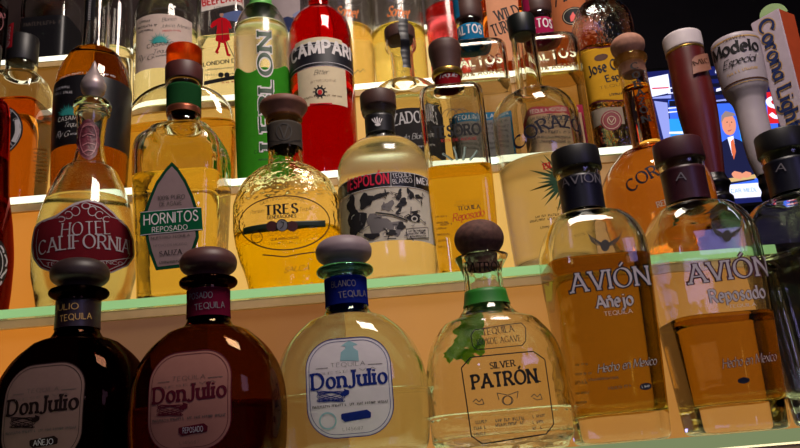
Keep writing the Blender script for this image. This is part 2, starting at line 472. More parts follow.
    def turned(s, name, rows, mat, parent=None, N=56, step=.001, rim=1.):
        """smooth turned solid through the rows"""
        hm = max(q for _, q in rows) * rim
        rr = sorted((s.zq(y, hm), s.rad(s.zq(y, hm), h, True)) for y, h in rows)
        z = np.array([q[0] for q in rr]); r = np.array([q[1] for q in rr])
        zs = np.linspace(z[0], z[-1], max(6, int((z[-1] - z[0]) / step)))
        rs = pchip(z, r, zs)
        rings = [ring_pts(b, b, 2, a, N) for a, b in zip(zs, rs)]
        V, F = grid_of_rings(rings, (0, 0, z[0]), (0, 0, z[-1]))
        return link_mesh(name, V, F, mat, parent or s.root, recalc=True)
    def cap(s, name, y0, y1, h0, mat, h1=None, bev=1.6, parent=None):
        """plain cap between two picture rows, rounded rims"""
        h1 = h1 or h0; b = bev
        return s.lathe(name, [(y0, h0 - b), (y0 + b * .3, h0 - b * .3), (y0 + b, h0), (y1 - b, h1), (y1 - b * .3, h1 - b * .3), (y1, h1 - b)], mat, parent=parent)
    def sleeve(s, name, y0, y1, mat, grow=.0007, N=64, parent=None):
        hh = s.r(s.zy((y0 + y1) / 2)) / s.scale(s.zy(y0)) if not s.like else s.like.r(s.zy((y0 + y1) / 2)) / s.like.scale(s.zy(y0))
        za, zb = s.zq(y1, hh), s.zq(y0, hh)
        zs = np.linspace(za, zb, max(4, int((zb - za) / .002)))
        o = s.rings(zs, -grow, N); i = s.rings(zs, -.0001, N)[::-1]
        rings = o + i + [o[0]]
        V, F = grid_of_rings(rings)
        return link_mesh(name, V, F, mat, parent or s.root, recalc=True)
    def lab(s, name, parent=None): return Lab(s, name, parent or s.root)

class Back:
    """the rear face of a vessel: u runs from the middle of the back towards its left side"""
    def __init__(s, b): s.b = b
    def S(s, u, z, off): return s.b.S(-(s.b.table(z)[0][-1] - u), z, off)
    def pxm(s, z): return s.b.pxm(z)

class Plane:
    """a flat face: origin o, u axis along e, z up (unit vectors), in the local space of root"""
    def __init__(s, root, o, e, upv, world):
        s.root, s.o, s.e, s.up, s.W = root, Vector(o), Vector(e), Vector(upv), world
        s.nrm = s.e.cross(s.up).normalized()
    def S(s, u, z, off):
        p = s.o + s.e * u + s.up * z + s.nrm * off; return (p.x, p.y, p.z)
    def uv(s, px, py):
        W = s.W; o = W @ s.o; e = (W.to_3x3() @ s.e); up = (W.to_3x3() @ s.up); nn = e.cross(up)
        d = ray(px, py); t = (o - EYE).dot(nn) / d.dot(nn); P = EYE + d * t - o
        return P.dot(e) / e.dot(e), P.dot(up) / up.dot(up)
    def pxm(s, z): return zc(s.W @ s.o) / FPX
    def lab(s, name, parent=None): return Lab(s, name, parent or s.root)

class Lab:
    """print on a surface: paper, shapes, strokes and lettering gathered in one mesh"""
    def __init__(s, surf, name, parent):
        s.b, s.name, s.parent = surf, name, parent; s.V, s.F, s.M, s.mats = [], [], [], []
    def mi(s, m):
        if m not in s.mats: s.mats.append(m)
        return s.mats.index(m)
    def quads(s, mat, Q, lay):
        i = s.mi(mat); off = .00015 + .00024 * lay
        for q in Q:
            n = len(s.V); s.V += [s.b.S(p[0], p[1], off) for p in q]
            s.F.append(tuple(range(n, n + len(q)))); s.M.append(i)
        return s
    def rows(s, mat, rows, lay=0, M=None):
        i = s.mi(mat); off = .00015 + .00024 * lay
        wid = max(b - a for _, a, b in rows); M = M or max(2, int(wid / .0025)); n = len(s.V)
        for z, a, b in rows: s.V += [s.b.S(a + (b - a) * j / M, z, off) for j in range(M + 1)]
        for r in range(len(rows) - 1):
            for j in range(M):
                p = n + r * (M + 1) + j; s.F.append((p, p + 1, p + M + 2, p + M + 1)); s.M.append(i)
        return s
    def poly(s, mat, pts, lay=0, px=True, step=.0012):
        """filled outline (any row crosses it once)"""
        if px: pts = [s.b.uv(*p) for p in pts]
        P = pts + [pts[0]]; zs = sorted(p[1] for p in pts); z0, z1 = zs[0], zs[-1]
        n = max(3, int((z1 - z0) / step)); rows = []
        ev = sorted(set([z0 + (z1 - z0) * i / n for i in range(n + 1)] + [p[1] for p in pts]))
        keep = [ev[0]]
        for z in ev[1:-1]:
            if z - keep[-1] > .35 * (z1 - z0) / n and z1 - z > .35 * (z1 - z0) / n: keep.append(z)
        for z in keep + [ev[-1]]:
            zz = min(max(z, z0 + 1e-6), z1 - 1e-6); xs = []
            for a, b in zip(P, P[1:]):
                if (a[1] - zz) * (b[1] - zz) <= 0 and a[1] != b[1]:
                    xs.append(a[0] + (b[0] - a[0]) * (zz - a[1]) / (b[1] - a[1]))
            if len(xs) >= 2: rows.append((z, min(xs), max(xs)))
        return s.rows(mat, rows, lay)
    def line(s, mat, pts, w, lay=1, closed=False, px=True):
        if px: pts = [s.b.uv(*p) for p in pts]
        if closed: pts = pts + [pts[0]]
        w = w * s.b.pxm(pts[0][1]); pts = resample(pts, .002)
        return s.quads(mat, ribbon(pts, lambda d: w, closed, .5), lay)
    def text(s, mat, t, style, p0, p1, h, lay=1, grow=0., arch=0., uvs=None, lift=(0, 0)):
        (u0, z0), (u1, z1) = uvs if uvs else (s.b.uv(*p0), s.b.uv(*p1))
        sc = s.b.pxm((z0 + z1) / 2); W = math.hypot(u1 - u0, z1 - z0); eh = h * sc
        Q, w = text_quads(t, style, grow, step=min(.5, max(.08, .0025 / max(eh, 1e-4))))
        ex = W / w; c, sn = (u1 - u0) / W, (z1 - z0) / W; out = []
        for q in Q:
            o = []
            for p in q:
                x, y = p[0] * ex, p[1] * eh
                if arch:
                    A = arch * sc; tt = 2 * x / W - 1; sl = -4 * A * tt / W; ll = math.hypot(1, sl)
                    x, y = x - y * sl / ll, A * (1 - tt * tt) + y / ll
                x += lift[0] * sc; y += lift[1] * sc
                o.append((u0 + x * c - y * sn, z0 + x * sn + y * c))
            out.append(o)
        return s.quads(mat, out, lay)
    def fuzz(s, mat, p0, p1, h, lay=1, seed=1):
        """a line of print too small to read: short pen marks"""
        rd = random.Random(seed); (u0, z0), (u1, z1) = s.b.uv(*p0), s.b.uv(*p1); sc = s.b.pxm(z0); Q = []
        W = math.hypot(u1 - u0, z1 - z0); c, sn = (u1 - u0) / W, (z1 - z0) / W; x = 0; H = h * sc
        while x < W:
            w = H * rd.uniform(.35, .6)
            if rd.random() > .14:
                for a, b in (((0, 0), (0, 1)), ((0, rd.choice((0, .5, .95))), (.8, rd.choice((0, .5, .95))))):
                    pa = (x + a[0] * w, a[1] * H); pb = (x + b[0] * w, b[1] * H)
                    Q += ribbon([(u0 + q[0] * c - q[1] * sn, z0 + q[0] * sn + q[1] * c) for q in (pa, pb)], lambda d: H * .2)
            x += w * 1.35
        return s.quads(mat, Q, lay)
    def done(s):
        return link_mesh(s.name, s.V, s.F, s.mats, s.parent, s.M, smooth=True)
def oval(cx, cy, rx, ry, tilt=0, n=36, a0=0, a1=360):
    return [(cx + rx * math.cos(R_(a0 + (a1 - a0) * i / n)) * math.cos(R_(tilt)) - ry * math.sin(R_(a0 + (a1 - a0) * i / n)) * math.sin(R_(tilt)),
             cy + rx * math.cos(R_(a0 + (a1 - a0) * i / n)) * math.sin(R_(tilt)) + ry * math.sin(R_(a0 + (a1 - a0) * i / n)) * math.cos(R_(tilt))) for i in range(n if a1 - a0 == 360 else n + 1)]
def rrect(u0, u1, z0, z1, r, n=6):
    """rounded rectangle in surface coordinates"""
    out = []
    for cx, cy, a in ((u1 - r, z1 - r, 0), (u0 + r, z1 - r, 90), (u0 + r, z0 + r, 180), (u1 - r, z0 + r, 270)):
        out += [(cx + r * math.cos(R_(a + 90 * i / n)), cy + r * math.sin(R_(a + 90 * i / n))) for i in range(n + 1)]
    return out

# ------------------------------------------------------------------ palette
def riser(n, c, s, base=(.12, .07, .025)): return glow('riser_' + n, base, srgb(*c), s)  # sideways light falloff is put into the glow colour of each riser section
M_riser_falloff = {1: [(79, riser('orange_low', (212, 124, 36), .76)), (208, riser('brown_low', (118, 78, 54), .7)), (345, riser('tan_low', (150, 92, 44), .7)), (None, riser('amber_low', (194, 130, 60), .74))],
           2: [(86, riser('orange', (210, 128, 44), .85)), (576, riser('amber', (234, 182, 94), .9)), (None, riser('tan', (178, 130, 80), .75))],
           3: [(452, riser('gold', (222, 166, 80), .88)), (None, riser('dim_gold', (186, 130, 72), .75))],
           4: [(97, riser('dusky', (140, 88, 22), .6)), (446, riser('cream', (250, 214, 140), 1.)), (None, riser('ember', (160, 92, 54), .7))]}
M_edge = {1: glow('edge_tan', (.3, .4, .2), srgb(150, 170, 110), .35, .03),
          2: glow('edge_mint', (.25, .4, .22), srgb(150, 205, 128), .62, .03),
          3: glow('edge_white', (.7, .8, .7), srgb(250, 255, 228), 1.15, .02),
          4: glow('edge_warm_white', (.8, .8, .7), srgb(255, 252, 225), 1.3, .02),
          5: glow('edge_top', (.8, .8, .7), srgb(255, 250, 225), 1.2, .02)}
M_board = solid('tan_board', srgb(214, 178, 122), .55, amt=.12, scale=40)
M_tread1 = glow('tread_light_bright', (.8, .75, .6), srgb(255, 236, 190), 1.1, .02)
M_tread = glow('tread_light', (.8, .75, .6), srgb(255, 220, 150), .5, .02)
M_plate = glass('shelf_glass', (.88, .97, .9), 1.5)
M_dark = solid('dark_brown_panel', srgb(38, 22, 20), .7, amt=.3, scale=12)
M_wall = solid('dark_plaster', srgb(26, 20, 28), .8, amt=.2, scale=8)
GL = glass('clear_glass', (.98, .975, .96))
GLg = glass('greenish_glass', (.965, .965, .93))
GLf = glass('frosted_glass', (.97, .97, .95), rough=.22)
white = paper('white_paper', srgb(232, 224, 212), .35)
cream = paper('cream_paper', srgb(214, 198, 170), .35)
ink = solid('black_ink', (.012, .011, .012), .6, spec=.2)
inkb = solid('navy_ink', srgb(18, 18, 40), .6, spec=.2)
red = solid('red_ink', srgb(190, 28, 36), .6, spec=.2)
silver = solid('silver_ink', srgb(186, 182, 186), .5, spec=.3)
dimsilver = solid('dim_silver', srgb(124, 118, 124), .5, spec=.2)
whiteink = solid('white_ink', srgb(222, 216, 214), .6, spec=.2)
brownink = solid('brown_ink', srgb(80, 48, 30), .6, spec=.2)
greyink = solid('grey_ink', srgb(70, 66, 62), .6, spec=.2)
blackpl = solid('black_plastic', srgb(22, 20, 22), .45, amt=.05)
brownpl = solid('brown_cap', srgb(74, 44, 36), .55, amt=.12, scale=120)
blackband = solid('black_band', srgb(20, 18, 22), .4, amt=.05)

# ------------------------------------------------------------------ room
def struct(o): o['kind'] = 'structure'; return o
struct(box('wall_back', -2.6, 2.6, 2.60, 2.7, 0, 3.0, M_wall))
struct(box('wall_left', -2.7, -2.6, -3, 2.7, 0, 3.0, M_wall))
struct(box('wall_right', 2.6, 2.7, -3, 2.7, 0, 3.0, M_wall))
struct(box('ceiling', -2.7, 2.7, -3, 2.7, 3.0, 3.1, M_wall))
struct(box('floor', -2.7, 2.7, -3, 2.7, -.1, 0, solid('floor_tile', srgb(60, 48, 42), .5)))

# ------------------------------------------------------------------ stepped back bar and its glass shelves
XL = -.78
XEND = {1: .56, 2: at(775, 250, EDGE[2]).x, 3: at(655, 140, EDGE[3]).x, 4: at(600, 70, EDGE[4]).x, 5: at(600, 20, EDGE[5]).x}
bar = empty('tiered_back_bar', (0, .85, 0), label='stepped back bar with glowing amber risers carrying all the shelves of bottles', cat='back bar')
def bpart(name, x0, x1, y0, y1, z0, z1, m, bev=0.):
    o = box(name, x0, x1, y0 - .85, y1 - .85, z0, z1, m, bar, bev); return o
bpart('cabinet_body', XL, XEND[2], EDGE[1] + .01, 1.16, 0, TOPZ[1] - GT - .018, M_dark)
bpart('cabinet_body', XEND[2] + .0005, .56, EDGE[1] + .01, .652, 0, TOPZ[1] - GT - .018, M_dark)
bpart('back_panel', XL, XEND[5], 1.16, 1.19, TOPZ[1] - .02, TOPZ[5] + .55, M_dark)
for t in (1, 2, 3, 4, 5):
    yb = EDGE[t + 1] + .006 if t < 5 else 1.16
    zt = TOPZ[t] - GT
    bpart('tread_board', XL, XEND[t], EDGE[t] + .001, yb, zt - .009, zt - .0012, M_board)
    bpart('tread_light', XL + .01, XEND[t] - .004, EDGE[t] + .012, yb - .002, zt - .0012, zt - .0002, M_tread1 if t == 1 else M_tread)
    if t < 5:
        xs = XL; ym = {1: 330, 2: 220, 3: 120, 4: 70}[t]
        for px, m in M_riser_falloff[t]:  # riser cut into sections so its glow dims in steps, seams behind bottles
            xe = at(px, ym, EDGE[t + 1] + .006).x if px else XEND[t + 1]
            bpart('riser_falloff_panel', xs, xe, EDGE[t + 1] + .006, EDGE[t + 1] + .014, TOPZ[t] - GT, TOPZ[t + 1] - GT - .009, m); xs = xe + .0006
        bpart('end_panel', XEND[t + 1] - .006, XEND[t + 1], EDGE[t + 1] + .014, 1.16, TOPZ[t] - GT, TOPZ[t + 1] - GT - .009, M_dark)
    words = {1: 'lowest glass shelf under the front row of bottles', 2: 'second glass shelf with mint green lit edge below the label row',
             3: 'third glass shelf with white glowing edge behind the second row', 4: 'fourth glass shelf with white glowing edge near the top',
             5: 'topmost glass shelf in front of the dark panel'}[t]
    g = empty('glass_shelf', ((XL + XEND[t]) / 2, EDGE[t], TOPZ[t] - GT), label=words, cat='shelf', group='glass shelves of the back bar')
    hw = (XEND[t] - XL) / 2
    box('glass_plate', -hw, hw, .0012, yb - EDGE[t] - .0005, .0002, GT, M_plate, g)
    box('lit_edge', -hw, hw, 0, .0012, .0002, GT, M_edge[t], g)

# ------------------------------------------------------------------ front row: three squat round bottles
ROW1 = 'bottles on the lowest shelf'; ROW2 = 'bottles on the second shelf'; ROW3 = 'bottles on the third shelf'; ROW4 = 'bottles on the fourth shelf'; ROW5 = 'bottles on the top shelf'
DJ = [(262, 20.5), (272, 20.5), (290, 20.5), (304, 21), (309, 23.5), (313, 27), (319, 35), (326, 45), (334, 54), (344, 62), (357, 69), (371, 73.5), (386, 76), (402, 77), (428, 76.5), (450, 74)]
def round_bottle(ax, label, gm, lm, level, capm, collm, bandm, papm, inkm, badgem, badge, bandtxt, like=None, Y=.583, sc=1., rot=0):
    b = Vessel('tequila_bottle', label, 'bottle', 1, ax, DJ, 66, k=.76, n=2.7, group=ROW1, like=like, Y=Y, rot=rot)
    b.root.scale = (sc, sc, sc); b.root.location.x *= sc; b.root.location.y *= sc
    b.glass(gm, wall=.003, bottom=.008)
    if lm: b.liquid(lm, level)
    b.turned('stopper', [(233.7, .5), (234.2, 8), (236, 17), (239, 23), (243, 26.6), (248, 28.2), (253, 27.6), (257, 25), (259.6, 21), (262, 19.4), (266, 18)], capm, rim=.45)
    b.turned('neck_ring', [(259.8, 22), (260.6, 25.5), (262, 28), (264.6, 28.6), (267, 27.6), (269, 24), (270.5, 21.4)], collm)
    b.sleeve('neck_band', 275, 303, bandm)
    L = b.lab('neck_lettering')
    ax0 = (like or b)
    for yy, tx, a, c in ((287, bandtxt, -13, 9), (298, 'TEQUILA', -7, 18)):
        L.text(dimsilver if badge != 'AÑEJO' else solid('gold_ink', srgb(190, 150, 80), .5), tx, 'sans', (ax0.axpx(yy) + a, yy - a * .08), (ax0.axpx(yy) + c, yy - c * .08), 6.2, lay=5)
    L.done()
    r = like or b
    u0, z0 = r.uv(307, 392); u1, z1 = r.uv(392, 386); zt = r.uv(348, 338)[1]; zb = r.uv(352, 437)[1]
    L = b.lab('front_label')
    L.poly(papm, rrect(u0, u1, zb, zt, .021, 10), 1, px=False)
    L.line(inkm, rrect(u0, u1, zb, zt, .021, 10), .9, 2, True, px=False)
    inn = .0022
    L.line(inkm, rrect(u0 + inn, u1 - inn, zb + inn, zt - inn, .019, 10), .5, 2, True, px=False)
    L.text(inkm, 'DonJulio', 'serif', (313, 390), (386.5, 383), 15, lay=2, grow=.06)
    L.poly(inkm, [(344, 389), (349, 388.6), (349.5, 394), (345, 396.5), (340, 395), (341, 393), (344.6, 393)], 2)
    L.text(greyink, 'TEQUILA', 'light', (331, 367.5), (365, 365), 4, lay=2)
    L.line(greyink, [(316, 369), (328, 368)], .5, 2); L.line(greyink, [(368, 364.5), (382, 363.5)], .5, 2)
    L.text(greyink, 'RESERVA', 'light', (320, 375.5), (376, 369), 2.2, lay=2)
    for k in range(3):
        L.line(inkm, [(331 + (12 + k) * math.sin(3 * t + k) , 396.5 + (4.5 + k * .4) * math.sin(2 * t + 1.2 * k)) for t in [i * .13 for i in range(49)]], .6, 2)
    L.fuzz(greyink, (313, 409), (388, 402.5), 2.4, 2, 3)
    L.poly(badgem, [(341, 415), (344, 411.6), (367, 409.6), (371, 412.5), (371, 417), (368, 420), (345, 422), (341.5, 419)], 2)
    L.text(silver if badge else badgem, badge or 'BLANCO', 'sans', (346, 419.6), (366.5, 417.6), 5, lay=3)
    L.text(greyink, 'L145687', 'light', (343, 431), (363, 429.5), 3, lay=2)
    if not badge:
        L.poly(paper('pale_teal_print', srgb(150, 190, 196), .3), [(340, 362), (341, 352), (345, 349), (345.5, 346.5), (341, 346), (346, 342.5), (349, 341), (353, 342.3), (358, 344.5), (353, 346), (353.5, 348), (358, 351), (359, 361)], 2)
        L.line(paper('pale_teal_print', srgb(150, 190, 196), .3), oval(328, 421, 8, 8), 1.6, 2, True)
    L.done()
    return b
dj3 = round_bottle((346, 290), 'squat clear round bottle with blue neck band and grey stopper, blue lettering', glass('teal_white_glass', (.93, .975, .95)), glass('clear_liquid', (.985, .985, .96), 1.36), 389,
    solid('grey_stopper', srgb(140, 122, 126), .55, amt=.06), glass('teal_ring_glass', (.5, .82, .76)), paper('blue_band', srgb(26, 38, 128), .35), paper('label_grey', srgb(226, 218, 222), .3), solid('blue_print', srgb(20, 38, 112), .6, spec=.1), solid('blue_print', srgb(20, 38, 112), .6, spec=.1), '', 'BLANCO')
round_bottle((208.6, 290), 'squat round amber brown bottle with crimson neck band and pinkish label', glass('brown_glass', (.58, .4, .24)), glass('dark_amber', (.56, .3, .1), 1.36), 389,
    solid('plum_stopper', srgb(84, 48, 44), .5), glass('brown_ring_glass', (.22, .09, .05)), paper('crimson_band', srgb(112, 22, 50), .35), paper('label_pink', srgb(158, 108, 96), .15), solid('maroon_print', srgb(78, 14, 30), .6, spec=.1), solid('maroon_print', srgb(78, 14, 30), .6, spec=.1), 'REPOSADO', 'POSADO', like=dj3, sc=.9, rot=-6)
round_bottle((78.5, 308), 'squat round near-black bottle with black stopper at lower left corner', glass('black_brown_glass', (.2, .1, .06)), glass('black_amber', (.3, .1, .03), 1.36), 389,
    solid('black_stopper', srgb(46, 30, 30), .5), glass('black_ring_glass', (.08, .05, .04)), solid('dark_band', srgb(34, 18, 26), .4), paper('label_dusky', srgb(112, 88, 82), .05), solid('dark_print', srgb(26, 14, 13), .6, spec=.1), solid('dark_print', srgb(26, 14, 13), .6, spec=.1), 'AÑEJO', 'JULIO', like=dj3, sc=1.012, rot=-7)

# ------------------------------------------------------------------ front row: round-cork bottle
b = Vessel('tequila_bottle', 'clear handblown bottle with round cork ball, green ribbon and silver label print', 'bottle', 1, (478.5, 235),
           [(250.5, 27), (254, 25.5), (259, 22.5), (265, 20), (273, 18.6), (282, 19), (292, 20.5), (300, 22), (306, 26), (312, 33), (322, 44.5), (332, 54), (342, 61), (356, 66.5), (373, 69.5), (400, 70.5), (439, 71)], 66, k=.8, n=2.8, group=ROW1, Y=.58)
b.glass(glass('bubbly_glass', (.97, .98, .95), bump=.25, bscale=70, dist=.004), wall=.0035, bottom=.012)
b.liquid(glass('clear_liquid', (.985, .985, .96), 1.36), 409)
b.turned('cork_ball', [(218, .5), (218.6, 7), (221, 14.5), (225, 20), (230, 23.6), (236, 25), (242, 24), (247, 21), (251, 17.5), (256, 15.8), (268, 15)], solid('cork_dark', srgb(92, 58, 48), .8, amt=.35, scale=220, bump=.5), rim=.4)
rib = solid('green_ribbon', srgb(40, 122, 36), .5)
b.sleeve('ribbon', 287, 302, rib, .001)
L = b.lab('ribbon_tail'); L.poly(rib, [(460, 256), (463, 258), (465, 276), (466, 292), (461, 292), (459, 272), (457, 259)], 3); L.done()
L = b.lab('neck_lettering'); L.text(ink, 'PATRÓN', 'serif', (466, 272.5), (501, 271), 9, arch=-2.5, grow=.03); L.done()
L = b.lab('label_print')
L.poly(paper('clear_sticker', srgb(226, 218, 200), .6), [(470, 357.5), (533, 351.5), (544.5, 359), (554, 424), (547, 434), (482, 444), (472.5, 436), (461.5, 367)], 0) if False else None
L.line(ink, [(470.5, 357.5), (533, 351.5), (544.5, 359.5), (553.5, 424), (546, 434), (482.5, 444), (471.5, 436), (461.5, 368)], 1.2, 1, True)
L.line(ink, [(474.5, 330), (521, 323), (525.5, 328), (525.5, 341), (522, 345.5), (477, 350), (472.5, 346), (471, 335)], .9, 1, True)
L.text(ink, 'TEQUILA', 'serif', (483, 335.5), (514, 331.5), 6.5); L.text(ink, '100%DE AGAVE', 'serif', (477, 345.5), (521, 341), 6)
L.text(ink, 'SILVER', 'serif', (490.5, 369), (515, 366), 6, grow=.07)
L.text(ink, 'PATRÓN.', 'serif', (473.5, 389), (540, 382), 13, grow=.09)
for cx, cy in ((478, 402), (536, 397)):
    L.line(greyink, [(cx - 5, cy), (cx - 2, cy - 3), (cx + 1, cy), (cx + 4, cy - 3), (cx + 6, cy + 2), (cx + 1, cy + 3), (cx - 3, cy + 1)], .8, 1)
for dx, w in ((0, 2.4), (0, 1.2)):
    L.line(greyink, oval(507.5, 400.5, 3 + w, 4.5), .8, 1, True)
L.line(greyink, [(507, 395), (497, 393), (499, 400)], .8, 1); L.line(greyink, [(508, 395), (518, 391.5), (517, 398)], .8, 1)
for i, y in enumerate((422.5, 427)): L.fuzz(greyink, (496, y), (524, y - 2.8), 3.2, 1, i)
for i, y in enumerate((424, 430, 436)): L.fuzz(greyink, (474.5, y), (486, y - 1.2), 3, 1, 4 + i)
for i, y in enumerate((418, 424, 430)): L.fuzz(greyink, (533, y), (544, y - 1.2), 3, 1, 8 + i)
L.done()
# the back label, seen through the bottle
L = Lab(Back(b), 'back_label', b.root)
gback = paper('green_print', srgb(112, 196, 50), .6)
for (u, z, ru, rz) in ((.006, .114, .005, .009), (.012, .104, .006, .010), (.002, .100, .006, .007), (.020, .094, .009, .008), (.010, .089, .009, .009), (.026, .082, .010, .006), (.017, .077, .008, .005), (.034, .078, .005, .004), (.004, .082, .005, .006)):
    L.poly(gback, [(max(.0005, u + ru * math.cos(a) * (1 + .3 * math.sin(5 * a + u * 900))), z + rz * math.sin(a) * (1 + .25 * math.cos(4 * a))) for a in [i * .2617 for i in range(24)]], 0, px=False)
L.done()

# ------------------------------------------------------------------ front row: three square-shouldered bottles
AV = [(162, 22), (168, 22.5), (172, 21.5), (180, 21), (195, 21), (206, 21.3), (210, 22.5), (214, 26), (218, 33), (222, 39), (228, 45), (235, 49.5), (243, 53), (254, 55.3), (270, 56), (300, 55), (350, 53), (400, 51), (425, 50)]
def square_bottle(ax, label, lm, level, capm, bandm, like=None, gm=None, rot=0):
    b = Vessel('tequila_bottle', label, 'bottle', 1, ax, AV, 49.5, k=.95, n=5.5, group=ROW1, like=like, Y=.582, rot=rot)
    b.glass(gm or glass('thick_clear_glass', (.965, .97, .95)), wall=.0032, bottom=.02)
    b.liquid(lm, z=b.uv(*level, own=True)[1])
    b.cap('cap', 141.8, 163, 24.3, capm, 25, bev=1.4)
    b.sleeve('neck_band', 173, 206, bandm)
    return b
r = av = square_bottle((574.3, 152), 'square shouldered bottle of amber liquor with black cap, left of the maroon-capped one', glass('amber_a', (.74, .6, .2), 1.36), (588, 254), blackpl, solid('ink_blue_band', srgb(14, 14, 30), .4))
def av_print(b, main, sub, sub_st, subcol, dx, dy, own, dim=None):
    outl = dim or inkb
    uvf = (lambda x, y: b.uv(x + dx, y + dy, own=True)) if own else b.uv
    class _S: pass
    L = b.lab('label_print')
    def tx(m, t, st, p0, p1, h, lay=1, grow=0., arch=0.): L.text(m, t, st, None, None, h, lay, grow, arch, uvs=(uvf(*p0), uvf(*p1)))
    tx(outl, 'AVIÓN', 'serif', (572.5, 293), (649, 284.5), 18.5, 1, .14); tx(main, 'AVIÓN', 'serif', (572.5, 293), (649, 284.5), 18.5, 2, -.005)
    return L, tx, uvf
lil = solid('lilac_ink', srgb(196, 184, 190), .5)
L, tx, uvf = av_print(av, lil, 'Añejo', 'black', lil, 0, 0, False)
tx(inkb, 'Añejo', 'black', (597, 308.5), (633, 304.5), 12, 1, .17); tx(lil, 'Añejo', 'black', (597, 308.5), (633, 304.5), 12, 2, .04)
tx(lil, 'TEQUILA', 'sans', (604.5, 316), (632.5, 312.8), 4)
tx(inkb, 'Hecho en Mexico', 'script', (598, 373), (656, 364.5), 8, 1, .12); tx(lil, 'Hecho en Mexico', 'script', (598, 373), (656, 364.5), 8, 2, -.005)
tx(inkb, '100% PURO DE AGAVE', 'light', (575, 238), (629, 231), 3.2, 1, 0, 3)
for sg in (-1, 1):
    for k in range(7): L.line(greyink, [(605 + sg * 2, 246 - k * .3), (605 + sg * (9 + k * .9), 245 - k * 1.4), (605 + sg * (14 + k * .5), 240 - k * 1.2 - sg * 1.5)], .6, 1)
L.poly(greyink, oval(605, 245.5, 4.5, 6), 1)
L.fuzz(greyink, (576, 383), (620, 378.5), 2.4, 1, 5); L.fuzz(greyink, (609, 390), (632, 387), 3, 1, 6)
L.poly(inkb, oval(645.5, 386.5, 6, 3.6, -6), 1); L.fuzz(lil, (642, 388), (649, 387), 2.2, 2, 8)
for k in range(5): L.fuzz(greyink, (576, 366 + k * 9.5), (588 + 3 * (k % 2), 365 + k * 9.5), 2.2, 1, 20 + k)
L.done()
L = av.lab('neck_lettering'); L.text(dimsilver, 'AVIÓN', 'sans', (564, 188), (599, 184), 9, lay=5); L.done()

b = square_bottle((677, 147), 'square shouldered amber bottle with maroon cap, right of the black-capped one', glass('amber_b', (.75, .58, .22), 1.36), (708, 313), solid('maroon_cap', srgb(70, 26, 34), .5), solid('maroon_band', srgb(58, 20, 30), .4), like=av)
L, tx, uvf = av_print(b, lil, '', '', lil, 118, -9, True, solid('plum_ink', srgb(74, 26, 44), .6))
plum = solid('plum_ink', srgb(74, 26, 44), .6)
def tx2(m, t, st, p0, p1, h, lay=1, grow=0., arch=0.): L.text(m, t, st, None, None, h, lay, grow, arch, uvs=(b.uv(*p0, own=True), b.uv(*p1, own=True)))
tx2(plum, 'Reposado', 'black', (711, 303), (765, 297.5), 12.5, 1, .13); tx2(lil, 'Reposado', 'black', (711, 303), (765, 297.5), 12.5, 2, .02)
tx2(lil, 'TEQUILA', 'sans', (729, 308), (756, 305.6), 3)
tx2(plum, 'Hecho en Mexico', 'script', (723, 368.5), (776, 360.5), 9, 1, .1); tx2(lil, 'Hecho en Mexico', 'script', (723, 368.5), (776, 360.5), 9, 2, -.03)
tx2(plum, '100% PURO DE AGAVE', 'light', (696, 229), (745, 222.5), 3.2, 1, 0, 3)
def ol(cx, cy, rx, ry): return [b.uv(*q, own=True) for q in oval(cx, cy, rx, ry, -6, 20)]
L.poly(inkb, ol(743.5, 380.5, 6, 3.4), 1, px=False); L.poly(greyink, ol(727, 236, 4.5, 6), 1, px=False)
for sg in (-1, 1):
    for k in range(7): L.line(greyink, [b.uv(*q, own=True) for q in ((727 + sg * 2, 237 - k * .3), (727 + sg * (9 + k * .9), 235.5 - k * 1.4), (727 + sg * (13 + k * .5), 231 - k * 1.2 - sg * 1.5))], .6, 1, px=False)
L.done()
L = b.lab('neck_lettering'); L.text(dimsilver, 'A', 'sans', None, None, 8, lay=5, uvs=(b.uv(677, 181, own=True), b.uv(686, 180, own=True))); L.done()

b = square_bottle((779.5, 138), 'clear square shouldered bottle with black cap at the right edge, bluish glints', glass('clear_liquid', (.985, .985, .96), 1.36), (800, 246), blackpl, solid('ink_blue_band', srgb(14, 14, 30), .4), like=av, rot=30)
L, tx, uvf = av_print(b, lil, '', '', lil, 0, 0, False)
L.done()
L = b.lab('neck_lettering'); L.text(dimsilver, 'A', 'sans', None, None, 8, lay=5, uvs=(b.uv(777, 172, own=True), b.uv(786, 171, own=True))); L.done()

# ------------------------------------------------------------------ second row
# dark red bottle cut by the left edge
b = Vessel('liqueur_bottle', 'dark red bottle with ornate black and white label, cut by the left edge', 'bottle', 2, (-26, 200),
           [(60, 13), (84, 14), (92, 18), (104, 27), (130, 31), (160, 33), (190, 36), (230, 44), (265, 48), (290, 48)], 46, group=ROW2)
b.glass(glass('ruby_glass', (.7, .14, .12))); b.liquid(glass('ruby_liquid', (.5, .06, .04), 1.36), 150)
b.cap('cap', 38, 62, 14, blackpl)
L = b.lab('front_label')
u, z = b.uv(2, 265)
L.poly(ink, [(u + .020 * math.cos(a) - .012, z + .026 * math.sin(a)) for a in [i * .21 for i in range(30)]], 0, px=False)
for k in range(10):
    L.line(silver, [(u - .012 + (.0165 + .002 * math.sin(7 * a + k)) * math.cos(a), z + (.022 + .002 * math.sin(5 * a)) * math.sin(a)) for a in [k * .628 + i * .06 for i in range(9)]], 2.2, 1, px=False)
L.line(silver, [(u - .012 + .0125 * math.cos(a), z + .017 * math.sin(a)) for a in [i * .21 for i in range(30)]], 1.2, 1, True, px=False)
L.done()

